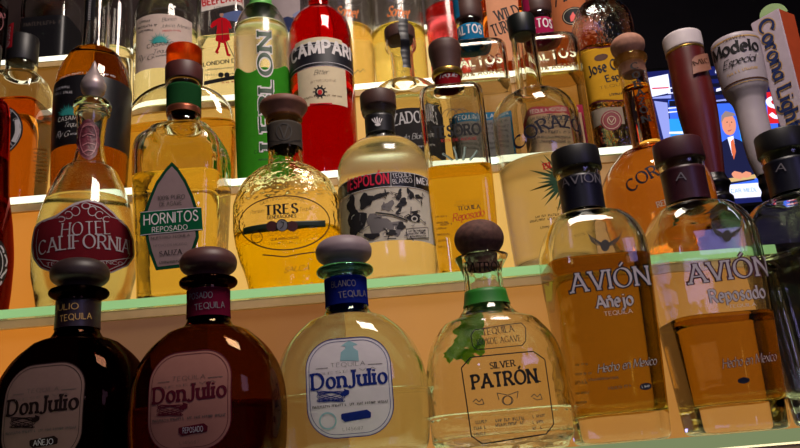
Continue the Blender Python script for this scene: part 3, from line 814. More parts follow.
# teardrop-stopper bottle
b = Vessel('tequila_bottle', 'pale flared bottle with teardrop glass stopper and ornate maroon label', 'bottle', 2, (92.3, 110),
           [(107, 16.5), (115, 15.5), (125, 14.6), (140, 14), (150, 16), (160, 20), (170, 26), (180, 33), (200, 42), (225, 50), (250, 54), (275, 53.5), (292, 50)], 46, rot=-14, group=ROW2)
b.glass(glass('pale_frosted', (.95, .975, .94), rough=.06), wall=.003); b.liquid(glass('pale_milky_liquid', (.965, .97, .93), 1.36, rough=.12), 190)
b.turned('stopper', [(57.5, .3), (60, 1.8), (65, 3.6), (71, 7), (77, 11), (83, 13.2), (88, 12.4), (93, 9), (96, 7)], solid('brushed_metal', srgb(170, 152, 150), .42, .5), rim=.5)
b.turned('neck_ring', [(91.5, 12), (93, 17), (96, 19.4), (99, 19.8), (102, 18.4), (105, 18.8), (107, 17), (108, 15.6)], glass('pale_green_glass', (.86, .93, .84)))
b.turned('stopper_ball', [(103, 1), (104.5, 6), (108, 9), (112, 9.6), (116, 6.5), (118, 1)], paper('stopper_cream', srgb(245, 205, 165), .6))
pewter = solid('pewter_ink', srgb(158, 146, 150), .5, spec=.3)
mar = paper('maroon_paper', srgb(104, 26, 34), .25)
L = b.lab('neck_medallion')
med = solid('maroon_wax', srgb(96, 34, 46), .5, amt=.5, scale=260, bump=1.)
L.poly(med, [(88.6 + 10.5 * math.cos(a) * (1 + .08 * math.sin(9 * a)), 140 + 20.5 * math.sin(a)) for a in [i * .131 for i in range(48)]], 5)
for yy in (127, 136, 145, 152): L.line(solid('rose_ink', srgb(160, 100, 104), .5), [(83.5, yy + 1), (88, yy - 1.5), (94, yy)], 1.3, 7)
L.line(solid('rose_ink', srgb(160, 100, 104), .5), oval(88.6, 140, 7.5, 16), .8, 7, True)
L.done()
L = b.lab('front_label')
c = lambda x, y: b.uv(x, y)
out = [(31.5, 246), (34, 228), (41, 221), (52, 218), (62, 211), (74, 203), (88, 199.5), (102, 203), (113, 212), (120, 220), (128, 227), (133.5, 240), (134.5, 256), (128, 266), (112, 273), (84, 276), (55, 274), (40, 268), (33, 258)]
L.poly(pewter, out, 0); cx, cy = 83.5, 242
L.poly(mar, [(cx + (x - cx) * .965, cy + (y - cy) * .955) for x, y in out], 1)
L.line(pewter, [(cx + (x - cx) * .9, cy + (y - cy) * .9) for x, y in out[11:19] + out[0:2]], .7, 2)
for sx in (-1, 1):
    for q in range(3):
        L.line(pewter, [(84 + sx * (8 + q * 7 + (4 - q * .4) * math.cos(t)), 210 + q * 4 - (4 - q) * math.sin(t) + t * .4) for t in [i * .4 for i in range(15)]], .8, 2)
    L.line(pewter, [(84 + sx * 5, 204), (84 + sx * 16, 208), (84 + sx * 27, 217), (84 + sx * 40, 222)], .8, 2)
L.line(pewter, oval(86, 206, 4, 3), .9, 2, True)
L.text(pewter, 'HOTEL', 'serif', (62, 237), (110, 234), 14, 3, -.02, -1)
L.text(pewter, 'CALIFORNIA', 'serif', (40, 255.5), (128, 254), 14, 3, .0, 1)
L.line(pewter, [(38, 259), (60, 261.5), (84, 262), (110, 261), (130, 258)], .7, 2)
L.text(pewter, 'TEQUILA BLANCO', 'sans', (47, 266.5), (122, 265.5), 3.4, 3, 0, -1.5)
L.done()

# square bottle, pointed label, orange cap
b = Vessel('tequila_bottle', 'square clear bottle with orange topped cap and pointed green edged label', 'bottle', 2, (184, 95),
           [(76, 17.5), (80, 17), (108, 16.6), (113, 16.5), (118, 18), (124, 22), (131, 29), (138, 37), (143, 43), (149, 47.5), (157, 49.5), (170, 50), (230, 48), (285, 45.5)], 45, k=.95, n=6, group=ROW2)
b.glass(glass('wavy_glass', (.97, .975, .94), bump=.2, bscale=45, dist=.005), wall=.0035, bottom=.01); b.liquid(glass('pale_gold', (.98, .89, .5), 1.36), 167)
b.cap('cap_top', 40, 60, 18, glass('orange_plastic', (.95, .32, .06), 1.3, rough=.4), bev=2)
b.cap('cap_collar', 58, 75, 19.2, solid('maroon_brown', srgb(78, 34, 30), .5), bev=1.2)
b.sleeve('neck_band', 82, 103, paper('green_band', srgb(34, 82, 44), .35), .001); b.sleeve('copper_ring', 103, 109, solid('copper', srgb(150, 84, 60), .35, .8), .0011)
L = b.lab('front_label')
gp = paper('green_paper', srgb(22, 92, 58), .2); gd = paper('green_dark', srgb(22, 66, 44), .1); gy = paper('grey_paper', srgb(150, 126, 126), .12)
apex = [(172, 162), (178, 168), (186, 180), (193, 195), (197, 207), (199, 238), (194, 252), (187, 267)] + [(156, 270.5), (150, 255), (146, 240), (144, 212), (149, 198), (156, 182), (166, 168)]
L.poly(gd, apex, 0); cx, cy = 171.5, 222
L.poly(gy, [(cx + (x - cx) * .88, cy + (y - cy) * .925) for x, y in apex], 1)
L.poly(gp, [(140.5, 212), (201.5, 207), (203, 230.5), (140.5, 236.5)], 2)
L.line(silver, [(141, 212.8), (201, 207.8)], .7, 3); L.line(silver, [(141, 235.6), (202, 229.8)], .7, 3)
L.text(whiteink, 'HORNITOS', 'sans', (144.5, 225.5), (198, 220.5), 10.5, 3, .02)
L.text(whiteink, 'REPOSADO', 'sans', (152.5, 232.5), (187.5, 229.5), 5, 3)
L.text(greyink, '100% PURO', 'sans', (158, 200.5), (185, 198.5), 4.2, 3); L.text(greyink, 'DE AGAVE', 'sans', (160, 206.5), (182, 204.8), 4.2, 3)
L.text(greyink, 'NUESTRO TEQUILA', 'sans', (151.5, 240), (190, 236.5), 2.8, 3); L.text(greyink, 'HECHO EN MEXICO', 'light', (154, 247.5), (187, 245), 2.6, 3)
L.text(ink, 'SAUZA', 'serif', (160, 256.5), (182, 254), 5, 3); L.fuzz(greyink, (160, 264), (183, 262), 2.4, 3, 2)
L.done()

# pebbled shoulder bottle with flared wooden stopper
b = Vessel('tequila_bottle', 'rounded amber bottle with flared wooden stopper and printed oval emblem', 'bottle', 2, (283.5, 105),
           [(110, 17), (118, 16.8), (144, 16.8), (152, 17.2), (160, 18.5), (166, 21), (171, 27), (177, 36), (184, 44), (195, 50), (208, 54), (226, 54.5), (242, 53), (260, 49), (280, 43)], 40, k=.7, n=2.4, group=ROW2)
b.glass(glass('pebbled_glass', (.995, .96, .8), bump=.35, bscale=170, dist=.003), wall=.0035); b.liquid(glass('bright_amber', (1, .92, .14), 1.36), 222)
b.turned('wooden_stopper', [(89.5, .5), (89.8, 14), (91.5, 21), (94, 23.8), (97, 24.2), (101, 22), (106, 18.8), (110.5, 17)], solid('wood_stopper', srgb(128, 82, 66), .6, amt=.2, scale=90))
b.turned('neck_ring', [(109.6, 15), (110.4, 18), (112.5, 18.6), (115, 18), (116.2, 16.6)], glass('amber_ring', (.9, .72, .4)))
b.sleeve('neck_band', 120, 144, paper('grey_band', srgb(88, 80, 72), .35), .0008)
L = b.lab('neck_print'); L.line(greyink, oval(284, 132, 7, 8), 1.2, 5, True); L.line(greyink, [(280, 126), (284, 138), (288, 126)], 1.2, 5); L.line(ink, [(268.5, 142), (285, 143.4), (301, 141)], .7, 5); L.done()
L = b.lab('label_print')
el = oval(284.5, 223, 45, 27, -2, 40)
L.line(brownink, el, 1.3, 1, True)
L.text(brownink, 'CERTIFIED ORGANIC', 'light', (261, 205.5), (305, 202.5), 3.8, 1, .03, 4.5)
L.text(ink, 'TRES', 'fat', (265.5, 215.5), (297.5, 213), 10, 2); L.text(ink, 'GENERACIONES', 'bold', (267.5, 219.5), (296, 217.5), 3.4, 2)
L.text(brownink, 'Premium', 'script', (250.5, 214.5), (264, 212.5), 4, 2); L.text(brownink, 'Tequila', 'script', (299, 211.5), (312, 210), 4, 2)
L.poly(solid('dark_green_print', srgb(28, 44, 26), .5), [(243.5, 228), (325, 220.5), (325.5, 228), (243.5, 235)], 2)
for x in (272, 292.5): L.poly(solid('dark_maroon_print', srgb(70, 24, 20), .5), oval(x, 226.5, 5.5, 5.5, 0, 18), 3)
L.poly(solid('medal_grey', srgb(120, 116, 120), .5), oval(282.3, 225.7, 5.6, 6, 0, 18), 4); L.line(ink, oval(282.3, 225.7, 5.6, 6), .7, 5, True); L.line(ink, [(281, 222), (284, 223), (283, 227), (280.5, 229)], .8, 5)
L.text(brownink, 'REPOSADO', 'light', (268.5, 236.5), (298.5, 234), 4, 2); L.fuzz(brownink, (270, 241), (299, 239), 2.4, 2, 4); L.text(brownink, 'TRIPLE DISTILLED', 'light', (269, 246), (301, 243.5), 2.6, 2)
L.line(brownink, oval(257, 237.5, 5.5, 5.5), .9, 2, True); L.text(brownink, 'USDA', 'sans', (253.5, 238), (260.5, 237.5), 2.6, 2)
L.done()
L = b.lab('lower_print'); L.line(brownink, [(263, 255), (285, 257), (318, 252)], 1.2, 1); L.text(brownink, 'SAUZA', 'script', (284, 273), (309, 270), 5, 1); L.done()

# illustrated label bottle
b = Vessel('tequila_bottle', 'round shouldered frosted bottle with black and red banner over an illustrated label', 'bottle', 2, (378.3, 105),
           [(99, 16), (105, 15.5), (109, 14.2), (130, 14.3), (138, 15), (141, 18), (144, 24), (148, 31), (154, 38), (161, 43), (169, 45.6), (180, 46.5), (210, 46.6), (262, 46.8)], 45, group=ROW2)
b.glass(glass('misty_glass', (.995, .99, .97), rough=.14), wall=.003); b.liquid(glass('misty_liquid', (.995, .99, .97), 1.36), 136)
b.cap('cap', 86.5, 102, 18, brownpl, bev=1.6)
b.turned('neck_ring', [(100.5, 15), (101.5, 17), (104, 17.4), (107, 16.4), (109.5, 14.6)], GL)
b.sleeve('neck_band', 112.5, 130, blackband)
L = b.lab('neck_emblem')
for k in range(-2, 3): L.poly(whiteink, [(377.5 + k * 1.1, 124), (376.4 + k * 2.4, 117.5 + abs(k) * .9), (377.6 + k * 2.4, 117 + abs(k) * .9), (378.6 + k * .9, 124)], 5)
L.poly(whiteink, oval(378, 125, 2.6, 1.6), 5); L.done()
L = b.lab('front_label')
CI = b.sec(.05)[0]; ua, ub = -CI * 1.95, CI * 1.95
white2 = paper('chalk_paper', srgb(240, 232, 216), .4)
z1, z2, z3 = b.zf(172), b.zf(187.5), b.zf(240.5)
L.rows(blackband, [(z2, ua, ub), (z1, ua, ub)], 1, 60); L.rows(white2, [(z3, ua, ub), (z2, ua, ub)], 0, 60)
L.line(whiteink, [(ua, z2 + .0006), (ub, z2 + .0006)], .6, 2, px=False); L.line(whiteink, [(ua, z1 - .0006), (ub, z1 - .0006)], .6, 2, px=False)
hot = solid('hot_pink_ink', srgb(226, 44, 74), .6, spec=.2)
L.line(hot, [(348.5, 191.5), (348.7, 178.5)], 1.4, 2)
L.text(hot, 'ESPOLÓN', 'bold', (350.8, 190), (388.5, 183.5), 10.5, 2)
L.text(whiteink, 'TEQUILA', 'sans', (393, 178.5), (411, 177), 4.6, 2); L.text(whiteink, 'BLANCO', 'sans', (393.2, 184), (412, 182.6), 4.6, 2); L.text(whiteink, 'MEX', 'bold', (417, 184), (428, 186), 6.5, 2)
L.line(whiteink, [(391, 188), (390.7, 173)], .5, 2); L.line(whiteink, [(414.5, 186.5), (414, 173.5)], .5, 2)
rd = random.Random(11)
pen = solid('pen_ink', srgb(44, 42, 44), .6, spec=.2); wash = solid('wash_grey', srgb(122, 116, 114), .6, spec=.2)
def blob(m, cx, cy, rx, ry, tilt, lay, ja=.2, n=18):
    ph = rd.uniform(0, 6); t = R_(tilt)
    P = []
    for i in range(n):
        a = 2 * math.pi * i / n; q = 1 + ja * math.sin(3 * a + ph) + ja * .6 * math.sin(5 * a + 2 * ph)
        x, y = rx * q * math.cos(a), ry * q * math.sin(a); P.append((cx + x * math.cos(t) - y * math.sin(t), cy + x * math.sin(t) + y * math.cos(t)))
    L.poly(m, P, lay)
for q in ((357, 222, 9, 13, 10, 0), (366, 201, 6, 8, 30, 0), (352, 205, 4, 10, 0, 0), (388, 206, 7, 4, -30, 1), (378, 224, 12, 9, 20, 1), (396, 228, 8, 7, 0, 1), (380, 196, 9, 2.4, -20, 0), (372, 236, 8, 3, 0, 0),
          (402, 203, 6, 3.4, -50, 0), (410, 194, 6, 2.6, 60, 0), (399, 195, 2.2, 6, 15, 0), (418, 197, 4, 2, 20, 0), (399, 211, 2, 5, 30, 0), (414, 218, 6.5, 4, 0, 0), (414, 212.5, 4, 1.6, 0, 0), (401, 226, 4, 4, 0, 0), (392, 233, 5, 3, 0, 0)):
    blob((pen, wash)[q[5]], *q[:5], 1 if q[5] else 2)
for k in range(46):
    x, y = rd.uniform(346, 427), rd.uniform(192, 237)
    if (x - 387) * -.05 + 190 > y: continue
    L.line(rd.choice((pen, wash, white, pen)), [(x, y), (x + rd.uniform(-4, 4), y + rd.uniform(-4, 4)), (x + rd.uniform(-6, 7), y + rd.uniform(-3, 6))], rd.uniform(.5, 1.1), 3)
L.line(pen, [(376, 213), (392, 215), (407, 221)], 1.6, 3); L.line(white, oval(414, 219, 2.6, 2.4), 1.4, 3, True)
L.poly(white, [(406, 229.5), (427, 228), (428, 238), (407, 239.5)], 3); L.line(pen, [(406, 229.5), (427, 228), (428, 238), (407, 239.5)], .6, 4, True)
for i, yy in enumerate((232.5, 235.2, 238)): L.fuzz(pen, (408.5, yy), (425, yy - 1), 1.8, 4, i)
L.done()

# tall rectangular bottle, gold and red neck
b = Vessel('tequila_bottle', 'rectangular clear bottle half full of gold liquor with flared brown stopper and red neck', 'bottle', 2, (447.5, 78),
           [(70, 13), (74, 12.8), (84, 12.8), (88, 13), (90.5, 16), (93, 24), (95.5, 29.5), (99, 32), (106, 33), (190, 33.5), (268, 32)], 32, k=.85, n=7, group=ROW2)
b.glass(GLg, wall=.0035, bottom=.012); b.liquid(glass('gold_liquid', (.93, .79, .26), 1.36), 163)
b.turned('stopper', [(33.5, .5), (34, 10), (36, 14.6), (39, 16.3), (43, 16.4), (52, 15.2), (60, 14), (66, 13.4)], brownpl)
b.turned('gold_ring', [(64, 12.5), (65, 15.3), (67.5, 15.8), (70, 15.3), (71, 13)], solid('gold_metal', srgb(176, 140, 70), .3, .9))
b.sleeve('red_band', 71.5, 84, paper('red_band', srgb(150, 26, 34), .35), .0005)
L = b.lab('neck_lettering'); L.text(silver, 'Tequila', 'script', (439, 80), (456, 77.5), 5, lay=4); L.done()
L = b.lab('label_print')
for cx, r1 in ((450, 8), (462, 8), (456, 9)): L.line(greyink, oval(cx, 117, r1, 8, 0, 20, 180, 360), .6, 1)
L.text(ink, 'EL', 'serif', (450.5, 125), (460, 124.2), 6.5, 1, .05); L.text(ink, 'TESORO', 'serif', (433, 138), (480.5, 134), 11.5, 1, .11)
L.text(red, '100% DE AGAVE', 'sans', (441, 142.5), (477, 139.5), 3)
lf = paper('leaf_print', srgb(190, 214, 206), .5)
for (x0, y0, x1, y1) in ((452, 160, 443, 154), (457, 160, 454, 147.5), (463, 160, 465, 147.5), (470, 160, 477, 151)):
    L.line(lf, [(x0, y0), ((x0 + x1) / 2 + .5, (y0 + y1) / 2), (x1, y1)], 2.4, 1); L.line(ink, [(x0 + 1.2, y0), ((x0 + x1) / 2 + 1.6, (y0 + y1) / 2), (x1 + .6, y1)], .6, 2)
L.text(brownink, '100% DE AGAVE', 'light', (456, 203.5), (480, 201.5), 2.6); L.text(brownink, '100% PURO', 'light', (454, 206.5), (481, 204.5), 2); L.text(inkb, 'TEQUILA', 'serif', (458, 210.5), (480, 208.5), 4, 1, .04)
L.text(red, 'Reposado', 'script', (453, 222), (484, 216), 8, 2, .04)
for k, (x, w) in enumerate(((436, 10), (437, 11), (437, 9), (437.5, 12), (438, 9), (438.5, 11))): L.fuzz(brownink, (x, 218 + k * 6), (x + w, 217.4 + k * 6), 2, 1, k)
L.fuzz(brownink, (441, 226), (452, 225), 2.4, 1, 30); L.done()

# long-neck bottle, arched lettering
b = Vessel('tequila_bottle', 'clear long necked bottle with black cap, arched navy lettering and green agave print', 'bottle', 2, (524, 45),
           [(24, 12.2), (30, 12.4), (60, 13), (80, 13.4), (88, 14), (92, 16.5), (95, 21), (99, 29), (104, 36), (111, 41), (120, 43.6), (135, 44.3), (190, 43.6), (262, 42)], 41, group=ROW2, rot=-5)
b.glass(GLg, wall=.0035, bottom=.016); b.liquid(glass('smoky_liquid', (.93, .9, .9), 1.36, rough=.3), 152)
b.cap('cap', 10.5, 30, 14.4, solid('dark_green_black', srgb(16, 20, 18), .4), 13.6)
L = b.lab('label_print')
L.text(inkb, 'CORAZÓN', 'serif', (520, 150), (583, 140), 13, 1, .04, 11)
L.text(greyink, 'Tequila', 'script', (545, 121), (570, 121), 6.5, 1, .05); L.text(brownink, 'de agave', 'script', (549, 144), (569, 140.5), 4.5, 1)
L.done()
L = b.lab('agave_print')
gl = solid('agave_green', srgb(38, 74, 46), .6, spec=.2)
for k in range(17):
    a = R_(95 + k * 11.5); r1 = 32 + 7 * math.sin(k * 2.3)
    x0, y0 = 566, 180; x1, y1 = x0 + r1 * math.cos(a), y0 - r1 * math.sin(a) * .92
    nx, ny = -math.sin(a) * 1.8, -math.cos(a) * 1.8
    L.poly(gl, [(x0 + nx, y0 + ny), ((x0 + x1) / 2 + nx * .9, (y0 + y1) / 2 + ny * .9), (x1, y1), ((x0 + x1) / 2 - nx * .9, (y0 + y1) / 2 - ny * .9), (x0 - nx, y0 - ny)], 1)
L.text(red, 'BLANCO', 'serif', (544.5, 169.5), (577, 165), 6, 2, .08)
L.done(); L = b.lab('small_print')
for k, (x, yy, w) in enumerate(((536, 218.5, 28), (530.5, 223, 34), (541, 229, 14))): L.fuzz(greyink, (x, yy), (x + w, yy - w * .11), 2.4, 1, k)
L.text(brownink, '100%', 'sans', (557, 210), (566, 209), 3); L.done()

# round flask with long neck
b = Vessel('tequila_bottle', 'globe shaped amber bottle with long lettered neck and cork ball at the shelf end', 'bottle', 2, (636, 90),
           [(50, 14), (56, 13.8), (64, 14.2), (80, 14.4), (110, 14.6), (130, 14.8), (142, 15.2), (147, 18.5), (152, 26), (159, 36), (168, 46), (180, 54), (194, 58), (208, 58.5), (224, 55), (240, 48)], 38, rot=-16, group=ROW2, Y=.715)
b.glass(GL, wall=.003); b.liquid(glass('honey_liquid', (.96, .66, .27), 1.36), 82)
b.turned('cork_ball', [(30.5, .5), (31, 7), (33, 12.5), (36, 16), (40, 17.8), (44, 17.2), (48, 15), (52, 12.4), (66, 11.8), (70, 11.6)], solid('cork_pink', srgb(168, 118, 96), .75, amt=.15, scale=160, bump=.2), rim=.6)
b.turned('neck_ring', [(47.6, 12.8), (48.6, 16.6), (51, 17.6), (54, 16.6), (55.6, 14)], glass('gold_ring_glass', (.92, .8, .42)))
L = b.lab('neck_lettering')
for ch, x, y in zip('CORAZÓN', (635.2, 636.8, 638.8, 640.8, 642.6, 644.6, 646.6), (68.5, 77.5, 86.3, 95, 103.5, 112.5, 121.5)):
    w = 3.2 if ch != 'Z' else 2.6
    L.text(ink, ch, 'serif', (x - w, y + .9), (x + w, y - .3), 6.6, 1, .1)
L.done()
L = b.lab('label_print')
L.text(inkb, 'CORAZÓN', 'serif', (632, 192.5), (700, 174), 12.5, 1, .05, 7)
L.done(); L = b.lab('agave_print')
for k in range(13):
    a = R_(60 + k * 12); r1 = 20 + 4 * math.sin(k * 2.1); x0, y0 = 676, 223; x1, y1 = x0 + r1 * math.cos(a), y0 - r1 * math.sin(a)
    nx, ny = -math.sin(a) * 1.2, -math.cos(a) * 1.2
    L.poly(gl, [(x0 + nx, y0 + ny), (x1, y1), (x0 - nx, y0 - ny)], 1)
L.text(whiteink, 'REPOSADO', 'serif', (658, 207.5), (690, 199), 5, 2, .05); L.done()

# ------------------------------------------------------------------ third row
# square bottle with black cap and red seal
b = Vessel('tequila_bottle', 'square amber bottle with black cap, red seal strip and round black label at left', 'bottle', 3, (23, 50),
           [(54, 15.5), (58, 16.8), (66, 16.4), (71, 17), (75, 21), (79, 27), (84, 33), (92, 37), (100, 38), (186, 37)], 36, k=1, n=5, group=ROW3)
b.glass(GLg, wall=.0035, bottom=.008); b.liquid(glass('dusky_amber', (.86, .5, .16), 1.36), 95)
b.cap('cap', 29.5, 57, 16.6, blackpl, 16.8)
L = b.lab('cap_seal'); rs = paper('red_strip', srgb(150, 30, 38), .1)
L.rows(rs, [(b.zy(54), -.0155, -.004), (b.zy(30), -.0155, -.004)], 6, 8)
L.text(silver, 'REPOSADO', 'sans', None, None, 6, lay=7, uvs=((-.0085, b.zy(52)), (-.0085, b.zy(33)))); L.done()
L = b.lab('front_label')
u, z = b.uv(3, 131); q = .033
L.poly(blackband, [(u - .010 + q * math.cos(a), z + q * 1.05 * math.sin(a)) for a in [i * .157 for i in range(40)]], 0, px=False)
for k, ch in enumerate('A ORIGINAL'):
    a = R_(52 - k * 11.5)
    if ch == ' ': continue
    pc = (u - .010 + q * .74 * math.cos(a), z + q * .77 * math.sin(a)); t = (math.sin(a), -math.cos(a))
    L.text(silver, ch, 'sans', None, None, 7 if k == 0 else 4.4, 1, 0, uvs=((pc[0] - t[0] * .0015, pc[1] - t[1] * .0015), (pc[0] + t[0] * .0015, pc[1] + t[1] * .0015)))
L.line(silver, [(u - .010 + q * .93 * math.cos(a), z + q * .98 * math.sin(a)) for a in [i * .157 for i in range(40)]], .7, 1, True, px=False)
L.done()
L = b.lab('side_label')
us, zs = b.uv(42, 168)
for k in range(9): L.fuzz(paper('pale_side_print', srgb(214, 176, 120), .3), (34, 150 + k * 4), (47, 151.5 + k * 4), 2.4, 0, k)
L.done()

# dark label bottle with sunburst
def sun(L, m, cx, cy, r, tilt=0, n=15, lay=2, r0=.38):
    L.poly(m, [(cx + r * r0 * math.cos(a), cy - r * r0 * math.sin(a) - (math.cos(a)) * r * r0 * tilt) for a in [i * math.pi / 12 for i in range(13)]], lay)
    for k in range(n):
        a = math.pi * (k + .5) / n; rr = r * (1 if k % 2 else .86); w = .2
        P = [(cx + r * r0 * math.cos(a - w), cy - r * r0 * math.sin(a - w)), (cx + rr * math.cos(a), cy - rr * math.sin(a)), (cx + r * r0 * math.cos(a + w), cy - r * r0 * math.sin(a + w))]
        L.poly(m, [(x, y - (x - cx) * tilt) for x, y in P], lay, step=.0004)
teal = solid('teal_ink', srgb(52, 150, 146), .6, spec=.2)
b = Vessel('tequila_bottle', 'tall round shouldered amber bottle with black label and teal sunburst', 'bottle', 3, (97, 25),
           [(-12, 13), (0, 13.6), (40, 14), (46, 15), (50, 18), (56, 24), (63, 29), (72, 34.5), (85, 38.5), (98, 40), (186, 39)], 37, group=ROW3, Y=.808)
b.glass(GL, wall=.003); b.liquid(glass('deep_amber', (.64, .36, .05), 1.36), 43)
b.cap('cap', -26, -8, 15, blackpl)
L = b.lab('neck_strip'); L.rows(blackband, [(b.zy(28), -.0085, .004), (b.zy(-2), -.0085, .004)], 3, 6)
L.quads(silver, [[(-.0045, z), (-.001, z), (-.001, z + .0009), (-.0045, z + .0009)] for z in np.arange(b.zy(27), b.zy(0), .0024)], 4); L.done()
L = b.lab('front_label')
Rb = b.sec(b.zf(120))[0]
zz = [b.zf(144), b.zf(120), b.zf(100), b.zf(84), b.zf(75)]
L.rows(blackband, [(q, -Rb * 1.75, Rb * 1.75) for q in np.linspace(zz[0], zz[-1], 14)], 0, 50)
L.fuzz(silver, (60, 80), (116, 78), 2, 1, 3); L.fuzz(silver, (56, 91), (70, 88), 2.6, 1, 4); L.fuzz(silver, (55, 96), (72, 93.5), 2.6, 1, 5)
sun(L, teal, 69, 115.5, 12, .06)
L.text(whiteink, 'CASAMIGOS', 'sans', (58.5, 122.5), (92, 121), 4.6, 2); L.text(whiteink, 'Tequila', 'script', (64, 127.5), (80, 126.5), 5, 2)
L.text(whiteink, 'Ry G', 'script', (57, 138), (68, 136.5), 6, 2); L.fuzz(silver, (68, 135.5), (88, 135), 2, 1, 9)
L.done()

# wide flask behind the pointed label bottle
b = Vessel('tequila_bottle', 'wide round shouldered pale amber flask behind the orange capped bottle', 'bottle', 3, (179, 120),
           [(62, 12), (82, 12.5), (88, 14), (91, 20), (93.5, 30), (98, 41), (105, 49), (115, 55), (128, 58), (185, 57)], 54, k=.34, n=2.6, group=ROW3, Y=.863)
b.glass(GLg, wall=.0035); b.liquid(glass('straw_amber', (.97, .84, .48), 1.36), 118)
b.cap('cap', 60, 74, 13, brownpl)

# frosted green bottle
b = Vessel('liqueur_bottle', 'frosted cream bottle fading to green with vertical dark green lettering', 'bottle', 3, (263, 90),
           [(-14, 10.6), (4, 10.8), (7, 12), (10, 15), (14, 18.5), (20, 22.3), (27, 25), (36, 27), (48, 28), (170, 28)], 27, group=ROW3)
b.glass(glass('frosted_cream', (.998, .995, .98), rough=.16), wall=.003); b.liquid(glass('clear_soft', (.995, .99, .94), 1.36), 16)
b.cap('cap', -30, -10, 12, solid('green_cap', srgb(60, 140, 60), .5)); b.sleeve('neck_sleeve', -10, 6, solid('green_sleeve', srgb(96, 172, 84), .5), .0006)
L = b.lab('green_wrap'); gw = paper('green_wrap', srgb(84, 200, 60), .7)
Rw = b.sec(b.zf(120))[0]; zt_ = b.zf(66); zb_ = .003
i0 = L.mi(gw); n0 = len(L.V); MU = 90
for j in range(13):
    for i in range(MU + 1):
        u = -math.pi * Rw * .56 + 2 * math.pi * Rw * .56 * i / MU
        top = zt_ + .0055 * math.sin(u / Rw * 2.6 - 1.5) + .003 * math.sin(u / Rw * 6 + .5)
        L.V.append(b.S(u, zb_ + (top - zb_) * j / 12, .00015))
for j in range(12):
    for i in range(MU):
        p = n0 + j * (MU + 1) + i; L.F.append((p, p + 1, p + MU + 2, p + MU + 1)); L.M.append(i0)
L.done()
L = b.lab('lettering'); dg = solid('deep_green_ink', srgb(24, 62, 30), .5)
u0 = b.uv(271.5, 60)[0]
zs = [b.zf(147), b.zf(34)]
L.text(whiteink, 'LEBLON', 'serif', None, None, 14, 1, .19, uvs=((u0, zs[0]), (u0, zs[1]))); L.text(dg, 'LEBLON', 'serif', None, None, 14, 2, .05, uvs=((u0, zs[0]), (u0, zs[1])))
L.text(dg, 'CACHAÇA', 'sans', (254.5, 154), (275, 152.5), 3.6, 1); L.fuzz(dg, (259, 161), (273, 160), 2, 1, 3)
L.done()

# red aperitif bottle
b = Vessel('aperitif_bottle', 'bright red round shouldered bottle with black banner over a cream label', 'bottle', 3, (321.5, 60),
           [(-16, 10.4), (6, 10.8), (10, 12), (13, 16), (17, 21), (22, 25.5), (28, 29), (37, 31), (50, 31.6), (170, 31.6)], 30, group=ROW3)
b.glass(glass('clear_glass', (.97, .98, .97)), wall=.003); b.liquid(glass('scarlet_liquid', (.72, .03, .035), 1.36), -5)
b.cap('cap', -34, -14, 12.5, solid('white_cap', srgb(200, 190, 180), .5))
L = b.lab('front_label')
Rc = b.sec(b.zf(80))[0]; zz = [b.zf(v) for v in (104, 66, 62.5, 44.5, 41.5, 37)]
cl = paper('campari_cream', srgb(222, 206, 172), .1); MATS['cream_label'] = cl
ua, ub = b.uv(298, 85)[0], b.uv(346, 82)[0]
L.rows(cl, [(zz[0], ua, ub), (zz[1], ua, ub)], 0); w1 = Rc * 1.35
L.rows(cl, [(zz[3], -Rc * .95, Rc * .95), (zz[5], -Rc * .8, Rc * .8)], 0)
L.rows(silver, [(zz[1], -w1, w1), (zz[4], -w1, w1)], 1, 30); L.rows(solid('navy_black', srgb(14, 14, 26), .5), [(zz[1] + .0008, -w1, w1), (zz[4] - .0008, -w1, w1)], 2, 30)
L.line(silver, [(-w1, zz[2]), (w1, zz[2])], .6, 3, px=False); L.line(silver, [(-w1, zz[3]), (w1, zz[3])], .6, 3, px=False)
L.text(whiteink, 'CAMPARI', 'bold', (292.8, 64), (350, 60.5), 14, 3, .04)
L.text(greyink, 'Bitter', 'script', (314, 75), (328, 74), 5, 1); L.text(brownink, 'BITTER LIQUEUR', 'light', (311, 83.5), (336, 82), 2.4, 1)
L.line(ink, oval(320, 92, 4, 4), 2, 1, True); L.poly(red, oval(320, 92.3, 2.3, 2.6), 2)
for k in range(10): L.line(ink, [(320 + 4 * math.cos(k * .628), 92 + 4 * math.sin(k * .628)), (320 + 6.8 * math.cos(k * .628), 92 + 6.6 * math.sin(k * .628))], 1.2, 1)
L.poly(red, [(310, 103.8), (332, 102.2), (332, 105.4), (310, 107)], 2); L.fuzz(brownink, (302, 101), (342, 98), 1.8, 1, 3); L.done()

# long-neck bottle with black label and strap
b = Vessel('tequila_bottle', 'clear bottle with brown cap, black strap over its neck and black label', 'bottle', 3, (401, 50),
           [(31.5, 12), (33, 15.4), (38, 15.8), (43, 14.4), (47, 12), (60, 11.4), (78, 12), (83, 14), (86, 19), (89, 26), (93, 31), (100, 34), (112, 35), (176, 34)], 33, group=ROW3)
b.glass(GLg, wall=.003); b.liquid(glass('clear_liquid', (.985, .985, .96), 1.36), 92)
b.cap('cap', 21, 34, 15.4, brownpl)
L = b.lab('strap'); zt_, zb_ = b.zf(20.6), b.zf(68)
u1, u2 = -.0005, .0115
wrinkle = solid('strap_black', srgb(18, 16, 20), .45)
P = []
for q in np.linspace(0, 1, 26): P.append((zb_ + (zt_ - zb_) * q, u1 + .0008 * math.sin(q * 14), u2 - .0006 * math.sin(q * 11)))
i0 = L.mi(wrinkle); n0 = len(L.V)
